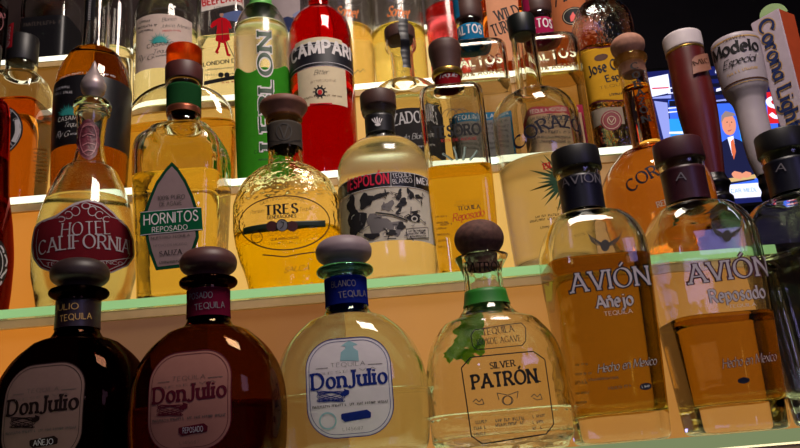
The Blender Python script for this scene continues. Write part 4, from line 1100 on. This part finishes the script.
for z_, a_, c_ in P:
    for j in range(7):
        u = a_ + (c_ - a_) * j / 6; rr = max(b.sec(z_)[0] + .0006, b.rad(z_, 15.9, True) if z_ > b.zy(48) else 0) + .0005 * (1 + math.sin(z_ * 900))
        L.V.append((rr * math.sin(u / rr), -rr * math.cos(u / rr), z_))
for r_ in range(len(P) - 1):
    for j in range(6):
        p = n0 + r_ * 7 + j; L.F.append((p, p + 1, p + 8, p + 7)); L.M.append(i0)
L.done()
L = b.lab('front_label'); Rz = b.sec(b.zf(130))[0]
L.rows(paper('black_paper', srgb(50, 47, 49), .1), [(q, -Rz * 1.5, Rz * 1.5) for q in np.linspace(b.zf(158), b.zf(108), 6)], 0, 40)
L.text(silver, 'CAZADORES', 'serif', (382, 132), (436, 126), 12, 1, .05, 1); L.text(silver, 'Tequila Blanco', 'script', (392, 144), (428, 139), 6, 1)
L.fuzz(silver, (396, 151), (428, 148), 2, 1, 2); L.done()

# two embossed square bottles
def embossed(ax, label, lm, level, capm, bandm, edgem, mark, like=None):
    b = Vessel('tequila_bottle', label, 'bottle', 3, ax, [(13, 12), (17, 13.4), (22, 12.6), (42, 12.8), (46, 14), (48, 19), (50.5, 26), (54, 31), (60, 33), (150, 33), (166, 32.5)], 32, k=.9, n=7, group=ROW3, like=like)
    b.glass(GLg, wall=.0035, bottom=.01); b.liquid(lm, z=b.uv(*level, own=True)[1])
    b.turned('stopper', [(-6, .5), (-5.6, 12), (-3, 14.4), (5, 14.6), (12, 13.8), (15.5, 12)], brownpl)
    b.sleeve('neck_band', 22.5, 41.5, bandm, .0006)
    r = like or b
    L = b.lab('neck_lettering'); L.text(whiteink, 'ALTOS', 'bold', (459.5, 38), (481, 34.5), 9.5, 4); L.done()
    L = b.lab('embossed_lettering'); eg = glass('embossed_glass', (.93, .95, .92), rough=.15)
    L.text(eg, 'ALTOS', 'bold', (461, 68), (502, 62.5), 9.5, 3); L.text(eg, '100% AGAVE', 'bold', (459, 78), (503, 73), 4.6, 3); L.done()
    L = b.lab('front_label')
    x0, z0_ = r.uv(449, 140); x1, _ = r.uv(510, 132); za = r.zf(113)
    L.rows(edgem, [(.004, x0, x1), (za, x0, x1)], 0); L.rows(paper('grey_blue_paper', srgb(136, 130, 128), .3) if not like else paper('beige_paper', srgb(226, 196, 164), .6), [(.006, x0 + .003, x1 - .003), (za - .010, x0 + .003, x1 - .003)], 1)
    L.text(whiteink, 'TEQUILA ' + mark, 'sans', (455, 122.5), (503, 117), 4.4, 1)
    for k in range(6): L.fuzz(greyink, (456, 129 + k * 5), (503, 124 + k * 5), 2.6, 2, k)
    L.done()
    L = b.lab('cap_ribbon')
    zq = np.linspace(r.zy(22), r.zy(-6), 8)
    i0 = L.mi(bandm); n0 = len(L.V)
    for z_ in zq:
        rr = r.rad(z_, 15.2, True)
        for j in range(5):
            a = R_(-72 + 8 * j); L.V.append((rr * math.sin(a), -rr * math.cos(a), z_))
    for i in range(7):
        for j in range(4): p = n0 + i * 5 + j; L.F.append((p, p + 1, p + 6, p + 5)); L.M.append(i0)
    L.done(); return b
al = embossed((470, 30), 'square embossed clear bottle with brown cap and blue neck band', glass('clear_liquid', (.985, .985, .96), 1.36), (478, 78), brownpl, paper('sky_blue_band', srgb(36, 122, 168), .3), paper('sky_blue_paper', srgb(40, 110, 150), .2), 'PLATA')
embossed((539, 22), 'square embossed pale gold bottle with pink neck band behind the black capped neck', glass('pale_gold_b', (.97, .88, .66), 1.36), (560, 70), brownpl, paper('pink_band', srgb(176, 36, 84), .3), paper('pink_paper', srgb(170, 50, 80), .2), 'REPOSADO', like=al)

# yellow label bottle
b = Vessel('tequila_bottle', 'clear shouldered bottle of gold liquor with yellow label and round red seal, at shelf end', 'bottle', 3, (602, 30),
           [(-16, 10.4), (0, 11), (4, 13.5), (7, 18), (11, 23.5), (16, 28), (24, 31), (36, 31.6), (140, 31)], 30, k=.75, n=4, group=ROW3, Y=.832)
b.glass(glass('dimpled_glass', (.96, .97, .95), bump=.25, bscale=240, dist=.002), wall=.0032); b.liquid(glass('sunny_gold', (.96, .7, .26), 1.36), 42)
b.cap('cap', -30, -12, 12, solid('copper_cap', srgb(150, 84, 44), .4, .6)); b.sleeve('copper_neck_wrap', -12, 2, solid('copper_wrap', srgb(150, 70, 36), .45), .0006)
L = b.lab('front_label'); yl = paper('yellow_paper', srgb(214, 160, 44), .25)
L.poly(yl, [(578, 54.5), (600, 49), (632, 45.5), (643, 98), (618, 100), (588.5, 107)], 0)
L.line(solid('maroon_print', srgb(96, 24, 40), .5), [(578.4, 53.2), (600, 48), (632, 44.3)], 1.3, 1); L.line(solid('maroon_print', srgb(96, 24, 40), .5), [(588.4, 107.6), (618, 101), (643, 98.5)], 1.5, 1)
L.text(ink, 'Jose Cuervo', 'black', (590, 76.5), (640, 66), 11, 1, .05); L.text(ink, 'Especial', 'black', (607, 82), (637, 76), 7, 1, .04)
L.text(brownink, 'TEQUILA', 'light', (600, 89.5), (632, 84), 3, 1); L.fuzz(ink, (610, 96), (622, 94.5), 2.6, 1, 2); L.poly(brownink, oval(601, 57.5, 7, 3.4, -14), 1)
L.done()
L = b.lab('round_seal'); L.poly(paper('pale_blue_strip', srgb(186, 170, 150), .5), [(591, 112.5), (622, 107), (625, 124), (594, 129)], 0)
sr = solid('seal_red', srgb(120, 30, 34), .5); L.poly(sr, oval(611.5, 120.5, 10.5, 10.2), 1); L.line(cream, oval(611.5, 120.5, 8.6, 8.3), .6, 2, True); L.line(cream, oval(611.5, 120.5, 4, 4), .8, 2, True)
L.line(cream, [(609, 119), (611.5, 123), (614, 118.5)], .8, 2); L.done()

# ------------------------------------------------------------------ fourth row
b = Vessel('vodka_bottle', 'plain clear bottle between the dark sunburst bottle and the white label one', 'bottle', 4, (115, 60), [(-30, 13), (-16, 14), (-8, 16), (4, 17), (104, 17)], 16, group=ROW4)
b.glass(GL, wall=.003); b.liquid(glass('clear_liquid', (.985, .985, .96), 1.36), 44); b.cap('cap', -44, -27, 17, blackpl)

b = Vessel('tequila_bottle', 'clear round shouldered bottle with off-white label and teal sunburst', 'bottle', 4, (166, 40),
           [(-34, 12), (-16, 12.4), (-10, 14), (-5, 18), (0, 23), (6, 27.5), (14, 31), (24, 32.5), (104, 32)], 30, group=ROW4)
b.glass(GLg, wall=.003); b.liquid(glass('clear_liquid', (.985, .985, .96), 1.36), 18); b.cap('cap', -52, -30, 13.4, brownpl)
L = b.lab('front_label'); Rq = b.sec(b.zf(40))[0]; ua, ub = b.uv(136, 40)[0], b.uv(192, 36)[0]
L.rows(paper('rosy_white_paper', srgb(226, 204, 194), .35), [(q, ua, ub) for q in np.linspace(b.zf(68), b.zf(14), 8)], 0)
L.fuzz(greyink, (138, 18), (190, 14), 2, 1, 1)
L.fuzz(ink, (140, 24), (150, 22), 2.6, 1, 2); L.fuzz(ink, (138, 30), (156, 26.5), 2.6, 1, 3); L.fuzz(ink, (138, 34), (153, 31), 2.4, 1, 4); L.text(ink, 'Blanco', 'script', (162, 22), (176, 20.5), 4, 1); L.text(ink, 'Jalisco, Mexico', 'script', (161, 28), (190, 30), 3.6, 1); L.fuzz(red, (163, 32), (180, 32), 2, 1, 6)
sun(L, teal, 160, 43.5, 12, .03)
L.text(ink, 'CASAMIGOS', 'sans', (147.5, 49), (182, 47), 4.4, 2); L.text(ink, 'Tequila', 'script', (153, 54), (170, 53), 4.6, 2)
L.text(ink, 'Ry G', 'script', (138, 62.5), (152, 59.5), 6, 2); L.fuzz(greyink, (154, 58), (184, 57), 1.8, 1, 8)
L.done()

b = Vessel('gin_bottle', 'square clear gin bottle with red lettering and a red coated figure printed on it', 'bottle', 4, (223, 60),
           [(-34, 10), (-26, 11), (-22, 18), (-17, 24), (-10, 25.5), (98, 24.5)], 24, k=.85, n=6, group=ROW4)
b.glass(GL, wall=.003); b.liquid(glass('clear_liquid', (.985, .985, .96), 1.36), 33); b.cap('cap', -56, -30, 11.5, red)
L = b.lab('front_label')
L.poly(paper('bright_white_paper', srgb(240, 230, 222), .35), [(201, -14), (243, -16), (244, 9.5), (201.5, 12)], 0)
L.text(red, 'BEEFEATER', 'bold', (203, 6.2), (242.5, 4), 7.6, 1, .04); L.text(ink, 'LONDON', 'sans', (214.5, 8.8), (231, 8), 2.3, 1)
L.done()
L = b.lab('label_print'); coat = paper('coat_red', srgb(196, 24, 36), .2)
L.poly(paper('sky_blue_print', srgb(120, 140, 200), .6), [(219, 15), (243, 13), (243, 28), (224, 20)], 0)
L.poly(coat, [(217.5, 19), (222, 17.5), (226, 18.5), (228, 24), (230, 40), (223, 43.5), (215.5, 41), (217, 30)], 2)
L.poly(coat, [(217.8, 19), (213, 22), (210, 26.5), (212, 28.5), (217, 25)], 2); L.poly(coat, [(226, 18.5), (230, 22), (232, 28), (230.5, 29.5), (227, 26)], 2)
L.line(coat, [(219.5, 42), (219, 47), (216.5, 52), (218, 53)], 2.6, 2); L.line(coat, [(225, 43), (226.5, 49), (228, 55), (230, 55.5)], 2.6, 2)
L.poly(paper('skin_print', srgb(200, 150, 130), .3), oval(221.7, 14.8, 1.9, 2.6), 2); L.poly(ink, [(217.5, 13.5), (219, 10.5), (224, 10.3), (226, 13), (222, 13.6)], 3)
L.line(ink, [(213, 9.5), (224, 36), (234, 57)], .7, 1); L.line(solid('gold_ink', srgb(190, 150, 80), .5), [(216.5, 35), (229.5, 34)], .9, 3); L.line(ink, [(222, 20), (222.5, 40)], .6, 3)
L.text(ink, 'LONDON DRY', 'bold', (203.5, 66.5), (242, 64.5), 4.2, 1); L.fuzz(greyink, (206, 71), (240, 69.5), 2, 1, 2)
for x in (221, 227): L.poly(ink, oval(x, 75, 2.8, 2.6), 1)
L.fuzz(greyink, (205, 76), (217, 75.4), 2, 1, 5); L.fuzz(greyink, (231, 75), (242, 74.4), 2, 1, 6)
L.poly(ink, [(204, 81.5), (244, 79.5), (244, 83.5), (204, 85.5)], 1); L.fuzz(red, (222, 83.8), (236, 82.8), 2, 2, 7); L.done()

b = Vessel('vodka_bottle', 'frosted bottle with dark blue mountain print between the green and the red bottle', 'bottle', 4, (286, 40), [(-30, 11), (-20, 12), (-14, 18), (-6, 22.5), (4, 23), (98, 22.5)], 22, group=ROW4)
b.glass(glass('frosted_lilac', (.93, .91, .92), rough=.25), wall=.003); b.cap('cap', -50, -27, 12, silver)
L = b.lab('front_label'); bl = paper('mountain_blue', srgb(52, 60, 96), .3)
L.poly(paper('haze_paper', srgb(190, 176, 180), .5), [(267, -8), (300, -10), (300, 17), (284, 19), (267, 20)], 0)
L.poly(bl, [(283, 18), (288, 16.5), (291.5, 18), (296, 21), (293, 27), (288.5, 33), (285.5, 24)], 1); L.poly(paper('mountain_pale', srgb(150, 156, 190), .4), [(292, 15), (300, 10), (300, 27), (294, 26), (296, 20)], 1)
L.done()

def sorbet(ax, label, tint, like=None, dx=0, dy=0):
    b = Vessel('vodka_bottle', label, 'bottle', 4, ax, [(-40, 11), (-26, 12), (-18, 17), (-10, 23), (0, 25.5), (10, 26.3), (96, 26.3)], 25, group=ROW4, like=like)
    b.glass(glass('frosted_pearl', (.995, .985, .95), rough=.16), wall=.003); b.liquid(glass(tint[0], tint[1], 1.36), z=b.uv(ax[0], 20, own=True)[1]); b.cap('cap', -60, -36, 12, silver)
    uv = lambda x, y: b.uv(x + dx, y + dy, own=True)
    L = b.lab('script_lettering'); og = solid('orange_ink', srgb(226, 116, 30), .6)
    L.text(og, 'Sorbet', 'script', None, None, 11, 1, .06, uvs=(uv(336, 16.5), uv(357, 18)))
    L.done(); L = b.lab('line_print')
    L.line(greyink, [uv(*q) for q in ((333, 4), (339, 1), (346, 5), (350, 3), (357, 6), (362, 2))], .8, 1, px=False)
    L.done(); L = b.lab('signature_print')
    for k in range(3): L.line(greyink, [uv(*q) for q in ((350 + 5 * k, 74 - k), (353 + 5 * k, 71 - k), (355 + 5 * k, 74 - k))], .5, 1, px=False)
    L.done(); return b
so = sorbet((347, 50), 'frosted peach bottle with orange script beside the red bottle', ('peach_liquid', (.99, .88, .62), srgb(255, 222, 160)))
sorbet((399.5, 46), 'frosted yellow bottle with orange script behind the strapped neck', ('lemon_liquid', (.99, .93, .62), srgb(255, 236, 176)), like=so, dx=51, dy=0)

b = Vessel('liqueur_bottle', 'frosted pink bottle behind the flared brown stopper', 'bottle', 4, (447, 30), [(-40, 9), (-28, 10), (-20, 15), (-12, 19), (0, 20), (94, 20)], 19, group=ROW4)
b.glass(glass('frosted_pearl', (.995, .985, .95), rough=.16), wall=.003); b.liquid(glass('pink_liquid', (.98, .36, .42), 1.36, rough=.15), z=b.zf(0)); b.cap('cap', -60, -36, 10.5, silver)

b = Vessel('bourbon_bottle', 'bourbon bottle with tall peach label and slanted dark lettering', 'bottle', 4, (506, 40), [(-40, 10), (-28, 11), (-20, 16), (-12, 22), (0, 24), (92, 24)], 23, group=ROW4, k=.8, n=3.5)
b.glass(GL, wall=.003); b.liquid(glass('bourbon_liquid', (.9, .46, .14), 1.36), z=b.zf(-5)); b.cap('cap', -60, -36, 11.5, blackpl)
L = b.lab('front_label'); L.poly(paper('peach_paper', srgb(226, 160, 122), .25), [(484.5, -8), (517, -12), (522, 60), (492, 64)], 0)
L.text(ink, 'WILD', 'serif', (497.5, 21), (520, 15), 12, 1, .05); L.text(ink, 'TURKEY', 'serif', (494, 36.5), (524, 28.5), 13, 1, .05)
L.line(solid('orange_ink', srgb(226, 116, 30), .6), [(497, 48), (497.5, 42.5), (501, 40.5), (503.5, 44), (501, 48)], 1.8, 1); L.done()

b = Vessel('whisky_bottle', 'amber whisky bottle with orange label, dark script and oval flame emblem', 'bottle', 4, (571, 15), [(-50, 10), (-40, 11), (-32, 17), (-24, 23), (-14, 24.5), (86, 24)], 23, group=ROW4)
b.glass(GL, wall=.003); b.liquid(glass('orange_amber', (.95, .52, .16), 1.36), z=b.zf(-15)); b.cap('cap', -70, -46, 11.5, blackpl)
L = b.lab('front_label'); L.poly(paper('orange_tan_paper', srgb(196, 116, 74), .25), [(549.5, -8), (588, -12), (596, 38), (555, 44)], 0)
L.text(ink, 'Fireball', 'script', (556, 7), (593, 0), 14, 1, .05)
L.poly(ink, oval(573.5, 16, 11.5, 9, -15), 1); L.line(cream, oval(573.5, 16, 10, 7.6, -15), .6, 2, True); L.poly(solid('flame_red', srgb(220, 50, 44), .5), [(571, 22), (570, 17), (573, 12), (574, 14), (577, 17), (575.5, 21)], 3)
L.line(ink, [(563, 36), (566, 33), (565, 35)], .8, 1); L.done()

# ------------------------------------------------------------------ top row, half out of the picture
b = Vessel('whisky_bottle', 'square bottle with black label in the dark top left corner', 'bottle', 5, (52, 30), [(-30, 11), (-8, 12), (-3, 18), (2, 27), (7, 31), (14, 32), (52, 31)], 31, k=.9, n=6, group=ROW5)
b.glass(GL, wall=.004); b.liquid(glass('bourbon_liquid', (.9, .46, .14), 1.36), z=b.zf(16)); b.cap('cap', -46, -26, 13, blackpl)
L = b.lab('front_label'); Wd = b.uv(79, 35)[0]
L.rows(blackband, [(.002, -Wd * 1.6, Wd * 1.1), (b.zf(15), -Wd * 1.6, Wd * 1.1)], 0); L.fuzz(solid('dim_ink', srgb(66, 56, 52), .5), (24, 27), (60, 24), 4.5, 1, 3); L.line(solid('dim_ink', srgb(66, 56, 52), .5), [(22, 42), (76, 38)], .7, 1); L.done()
b = Vessel('liqueur_bottle', 'dark reddish bottle with round outlined label in the top left corner', 'bottle', 5, (-12, 30), [(-30, 11), (-8, 12), (-2, 16), (8, 19.5), (56, 20)], 20, group=ROW5)
b.glass(GL, wall=.003); b.liquid(glass('dark_rum', (.5, .16, .1), 1.36), z=b.zf(0)); b.cap('cap', -46, -26, 12, blackpl)
L = b.lab('front_label'); u, z = b.uv(0, 22); L.line(solid('rose_ink', srgb(160, 100, 104), .5), [(u - .014 + .02 * math.cos(a), z + .022 * math.sin(a)) for a in [i * .157 for i in range(40)]], .9, 1, True, px=False)
L.fuzz(solid('rose_ink', srgb(160, 100, 104), .5), (-10, 19), (6, 18), 5, 1, 4); L.done()

# ------------------------------------------------------------------ draft tower, tap handles, screen
TY = .80
tz = at(745, 214, TY).z
xa, xb = at(700, 220, TY).x - .02, at(800, 205, TY).x + .04
tw = empty('draft_tower', ((xa + xb) / 2, TY, Z0 - .3), label='dark metal draft beer tower behind the square bottles, carrying the tap handles', cat='beer tower')
chrome = solid('dark_metal', srgb(40, 38, 44), .35, .8)
hw = (xb - xa) / 2
box('cross_bar', -hw, hw, -.022, .022, tz - Z0 + .3 - .05, tz - Z0 + .3 - .012, chrome, tw, .006)
box('column', -.03, .03, -.02, .02, 0, tz - Z0 + .3 - .0505, chrome, tw, .004)
bc = empty('bar_counter', (XEND[2] + .02, .9, 0), label='dark bar counter under the draft tower, right of the stepped shelves', cat='counter')
box('counter_top', 0, 1.1, -.235, .3, Z0 - .34, Z0 - .3005, M_dark, bc, .004); box('counter_front', .02, 1.08, -.21, .28, 0, Z0 - .3405, M_dark, bc)

ferr = solid('black_ferrule', srgb(18, 14, 16), .3, .5)
def tap(label, ax, ybot, rows_f):
    P = at(ax[0], ax[1], TY); zb = tz - .0115
    v = Vessel('tap_handle', label, 'tap handle', 2, ax, [(ax[1] - 20, 20), (ax[1] + 20, 20)], 0, Y=TY, z0=zb, group='beer tap handles')
    v.turned('ferrule', rows_f, ferr)
    return v
def sleeve_surface(v, rows):
    hm = max(q for _, q in rows); rr = sorted((v.zq(y, hm), v.rad(v.zq(y, hm), h, True)) for y, h in rows)
    v.pz = np.array([q[0] for q in rr]); v.pr = np.array([q[1] for q in rr]); v.zt = v.pz[-1]; v.cache = {}; v.k, v.n = 1, 2
v = tap('dark red tapered tap handle with a white top', (681, 36), 200, [(168, 13), (174, 15), (179, 17.5), (184, 15), (189, 14), (194, 17.5), (200, 16.5), (205, 12), (213, 12)])
rows = [(40, 18), (44, 19.4), (60, 19.6), (80, 20.4), (100, 20.4), (120, 19), (140, 17), (160, 14.5), (171, 13.2)]
redm = solid('dark_red_lacquer', srgb(88, 22, 20), .35, amt=.15, scale=40, spec=.6)
v.turned('handle_body', rows, redm); sleeve_surface(v, rows)
v.turned('white_top', [(24.6, .5), (24.8, 15), (25.8, 19), (27.7, 20.5), (38, 20.3), (41, 19.8), (41.6, 17)], solid('white_enamel', srgb(206, 194, 196), .5))
v.turned('gold_trim', [(41.2, 17), (41.6, 20), (43.2, 20.2), (44, 17.6)], solid('gold_metal', srgb(176, 140, 70), .3, .9))
L = v.lab('badge'); L.poly(solid('badge_bronze', srgb(150, 100, 80), .5), [(691.5, 61), (694, 57.5), (706, 54.5), (710, 57), (709, 70), (705, 72), (693, 75.5)], 12); L.text(brownink, 'MIC', 'serif', (694, 67), (706, 64), 5, 14); L.done()

v = tap('white tap handle with drum shaped head and black lettering', (733.5, 40), 190, [(164, 9), (168, 11), (174, 9.5), (180, 10.5), (186, 9), (192, 11), (200, 9.5), (210, 9.5)])
rows = [(27, .5), (27.2, 20), (29, 24.8), (32, 25.6), (58, 25), (75, 24), (80, 22.6), (85, 19.6), (91, 16.8), (104, 15.6), (125, 16), (145, 15), (158, 12.5), (166, 10.4)]
v.turned('handle_body', rows, solid('grey_white_enamel', srgb(168, 156, 162), .45, amt=.04)); sleeve_surface(v, rows)
L = v.lab('lettering')
gold = solid('gold_ink', srgb(190, 150, 80), .5)
L.text(ink, 'Modelo', 'black', (715.5, 63), (758, 51), 12.5, 2, .06); L.text(ink, 'Especial', 'script', (724, 70.5), (755, 61), 8, 2, .03)
L.text(brownink, 'CERVEZA', 'sans', (724, 44), (745, 38), 3.2, 2, 0, 1)
Rm = v.sec(v.zf(80))[0]
for yy, w, m in ((37.5, 1.4, gold), (79.5, 1.5, brownink), (82, .8, gold)):
    z_ = v.zf(yy); rr = v.sec(z_)[0]; L.line(m, [(-rr * 1.5, z_), (rr * 1.5, z_)], w, 1, px=False)
L.fuzz(gold, (728, 77.5), (758, 68.5), 2.6, 1, 5); L.done()

P = at(783, 60, TY); az = math.atan2(P.x, P.y); rz = -az - R_(27)
zb = tz - .0115
root = empty('tap_handle', (P.x, TY, zb), rz, label='square pale tap handle with orange sides, blue blackletter and a lime wedge on top', cat='tap handle', group='beer tap handles')
px_ = zc(P) / FPX; ztop = solve_z(P.x, TY, 19) - zb; zlo = solve_z(P.x, TY, 168) - zb
wt, wb_, dt = 15.6 * px_, 12.5 * px_, 14 * px_
V = []
for z, w, d in ((zlo, wb_, dt * .8), (ztop, wt, dt)):
    V += [(-w, -d, z), (w, -d, z), (w, d, z), (-w, d, z)]
F = [(0, 1, 5, 4), (1, 2, 6, 5), (2, 3, 7, 6), (3, 0, 4, 7), (4, 5, 6, 7), (3, 2, 1, 0)]
pale = solid('pale_enamel', srgb(184, 168, 180), .5); orange = solid('orange_enamel', srgb(180, 72, 36), .5)
o = link_mesh('handle_body', V, F, [pale, orange], root, [0, 1, 0, 1, 1, 1], smooth=False)
bm = bmesh.new(); bm.from_mesh(o.data); bmesh.ops.bevel(bm, geom=bm.edges[:], offset=.0012, segments=2, affect='EDGES'); bm.to_mesh(o.data); bm.free()
W = Matrix.Translation((P.x, TY, zb)) @ Matrix.Rotation(rz, 4, 'Z')
upv = Vector((0, -(dt - dt * .8), ztop - zlo)).normalized()
pl = Plane(root, (0, -dt * .8, zlo), (1, 0, 0), upv, W); pl.nrm = Vector((0, -1, 0))
L = pl.lab('lettering'); H = (ztop - zlo)
blu = solid('royal_blue_ink', srgb(28, 44, 92), .5)
for m, lay, gr in ((gold, 2, .12), (blu, 3, .0)):
    L.text(m, 'Corona Light', 'black', None, None, 15, lay, gr + .05, uvs=((-7 * px_, H * .965), (-5.5 * px_, H * .25)))
L.done()
fr = []
for y, h in ((166, 11), (172, 13), (180, 10), (188, 12), (198, 10), (211, 10)):
    z = solve_z(P.x, TY, y) - zb; fr.append((z, h * px_))
fr.sort(); fr[0] = (0, fr[0][1])
V, F = grid_of_rings([ring_pts(r, r, 2, z, 40) for z, r in fr], (0, 0, fr[0][0]), (0, 0, fr[-1][0])); link_mesh('ferrule', V, F, ferr, root, recalc=True)
# lime wedge: half a slice standing on the top
lr, lt = 13 * px_, 3.4 * px_
pts = [(lr * math.cos(a), lr * math.sin(a)) for a in [math.pi * i / 20 for i in range(21)]]
V = [(x, -lt, z) for x, z in pts] + [(x, lt, z) for x, z in pts]; n = len(pts)
F = [tuple(range(n))[::-1], tuple(range(n, 2 * n))] + [(i, i + 1, n + i + 1, n + i) for i in range(n - 1)] + [(n - 1, 0, n, 2 * n - 1)]
lm = empty('lime_wedge', (2 * px_, 0, ztop + 1.5 * px_), R_(35)); lm.parent = root
lime = link_mesh('lime_rind', V, F, [solid('lime_flesh', srgb(104, 140, 66), .5, amt=.2), solid('lime_green', srgb(30, 74, 26), .45)], lm, [0, 0] + [1] * n, smooth=False)

# the screen
SY = 2.3
x0, x1 = at(636, 140, SY).x, at(838, 140, SY).x; zt_, zb_ = at(700, 67, SY).z, at(742, 203, SY).z
tv = empty('television', ((x0 + x1) / 2, SY, zb_), label='lit television showing a newscaster in a dark suit beyond the tap handles', cat='television')
w = (x1 - x0) / 2; h = zt_ - zb_
box('tv_body', -w - .012, w + .012, .004, .05, -.012, h + .012, solid('tv_black', srgb(12, 12, 14), .4), tv, .004)
box('wall_mount', -.08, .08, .05, 2.6 - SY, h * .35, h * .65, solid('tv_black', srgb(12, 12, 14), .4), tv)
def em(name, c, s=1.0): return glow('screen_' + name, (.01, .01, .01), srgb(*c), s * 1.15, .02)
W = Matrix.Translation(((x0 + x1) / 2, SY, zb_))
pl = Plane(tv, (0, .0038, 0), (1, 0, 0), (0, 0, 1), W); pl.nrm = Vector((0, -1, 0))
L = pl.lab('screen'); navy = em('navy', (18, 26, 92)); Lw = em('white', (225, 228, 255), 1.25); cy = em('cyan', (40, 150, 255), 1.15); lav = em('lavender', (150, 160, 235)); skin = em('skin', (232, 150, 120)); dk = em('dark', (10, 12, 34)); rd_ = em('red', (220, 30, 40)); bl = em('blue', (60, 110, 250))
def sh(m, pts, lay): L.poly(m, [(pl.uv(x, y)) for x, y in pts], lay * 3, px=False, step=.01)
L.rows(navy, [(0, -w, w), (h, -w, w)], 0, 2)
sh(Lw, [(645, 76), (668, 74), (671, 95), (652, 97)], 1); sh(rd_, [(652, 88), (669, 87), (669, 88.4), (652, 89.4)], 2); sh(lav, [(652, 97), (671, 95), (671, 98.5), (653, 100)], 2)
sh(lav, [(654, 101), (667, 100), (671, 140), (664, 141)], 1); sh(bl, [(668, 100), (700, 98), (700, 118), (670, 119)], 1); sh(dk, [(669, 101), (712, 98), (712, 105), (669, 107)], 2)
for yy in (88, 93, 108, 112): sh(Lw, [(668, yy), (712, yy - 3.4), (712, yy - 2.6), (668, yy + 1.2)], 3)
sh(cy, [(669, 119), (712, 116), (716, 150), (671, 152)], 1); sh(Lw, [(669, 132), (712, 129), (712, 134), (669, 134)], 2)
for k, yy in enumerate((76, 84, 92, 100)): sh(dk, [(705, yy), (760, yy - 4), (760, yy + 1), (705, yy + 5)], 2)
sh(Lw, [(715, 70), (728, 69), (728, 74), (715, 75)], 3); sh(Lw, [(716, 88), (724, 87), (724, 91), (716, 92)], 3); sh(lav, [(716, 100), (745, 97), (745, 99), (716, 102)], 3)
sh(bl, [(714, 104), (775, 99), (785, 190), (722, 190)], 1); sh(cy, [(736, 110), (752, 108), (756, 150), (742, 150)], 2)
hair = em('hair', (150, 130, 130)); suit = em('suit', (22, 26, 64))
sh(suit, [(718, 152), (722, 142), (730, 137), (741, 141), (748, 150), (755, 172), (754, 183), (722, 186)], 3)
sh(Lw, [(727, 138), (733, 136), (735, 150), (732, 156)], 4); sh(em('tie', (226, 110, 70)), [(730, 140), (733, 139), (735.5, 152), (733.5, 160), (731, 152)], 5)
sh(skin, oval(728.5, 125, 7, 11, -8, 24), 5); sh(hair, [(720.5, 124), (721, 116), (725, 111.5), (732, 111), (735, 116), (730, 116.5), (724, 118)], 6)
for x in (726.5, 731): sh(dk, oval(x, 122.8, .8, .5, 0, 8), 7)
sh(em('lip', (190, 90, 90)), [(726.6, 131), (731.4, 130), (730, 132), (728, 132.4)], 7); sh(em('nose', (214, 128, 104)), [(729, 123), (730.6, 127.6), (728.4, 128)], 7)
sh(em('desk', (214, 180, 120)), [(727, 179), (755, 174.5), (756, 178.5), (727, 183)], 4); sh(skin, oval(737, 175.5, 6, 4, 20, 16), 5); sh(skin, oval(746, 175, 5, 3.4, -10, 16), 5)
sh(rd_, [(766, 90), (800, 87), (806, 122), (768, 124)], 3)
L.text(Lw, 'S', 'bold', (771, 118), (784, 117), 22, 14)
sh(Lw, [(700, 187), (800, 180), (802, 194), (700, 201)], 3); L.text(em('teal', (40, 140, 160)), 'CAR MEDL', 'sans', (731, 193.4), (757, 191.6), 4, 14)
L.done()

# ------------------------------------------------------------------ light and render look
SC.view_settings.view_transform = 'Standard'; SC.view_settings.look = 'None'; SC.view_settings.gamma = 1; SC.view_settings.use_curve_mapping = False
SC.view_settings.exposure = 0
SC.cycles.max_bounces = 28; SC.cycles.transmission_bounces = 28; SC.cycles.glossy_bounces = 8; SC.cycles.diffuse_bounces = 3; SC.cycles.transparent_max_bounces = 16
SC.cycles.sample_clamp_indirect = 4
wd = bpy.data.worlds.new('dim_room'); SC.world = wd; wd.use_nodes = True
wd.node_tree.nodes['Background'].inputs[0].default_value = (.045, .034, .034, 1)
def area(name, loc, aim, size, energy, col):
    l = bpy.data.lights.new(name, 'AREA'); l.energy = energy; l.size = size; l.color = col
    o = bpy.data.objects.new(name, l); COL.objects.link(o); o.location = loc
    o.rotation_euler = (Vector(aim) - Vector(loc)).to_track_quat('-Z', 'Y').to_euler(); return o
area('overhead_fill_light', (.3, .12, 2.6), (.1, .8, 1.5), .4, 17, (1, .86, .76))  # unseen overhead lamp, added to brighten labels and caps from the front
area('room_screen_light', (-.25, -1.6, 1.95), (0, .7, 1.45), .15, .9, (.45, .5, 1))
area('blue_room_light', (1.1, -1.1, 2.0), (.35, .7, 1.45), .5, 3., (.42, .36, 1))
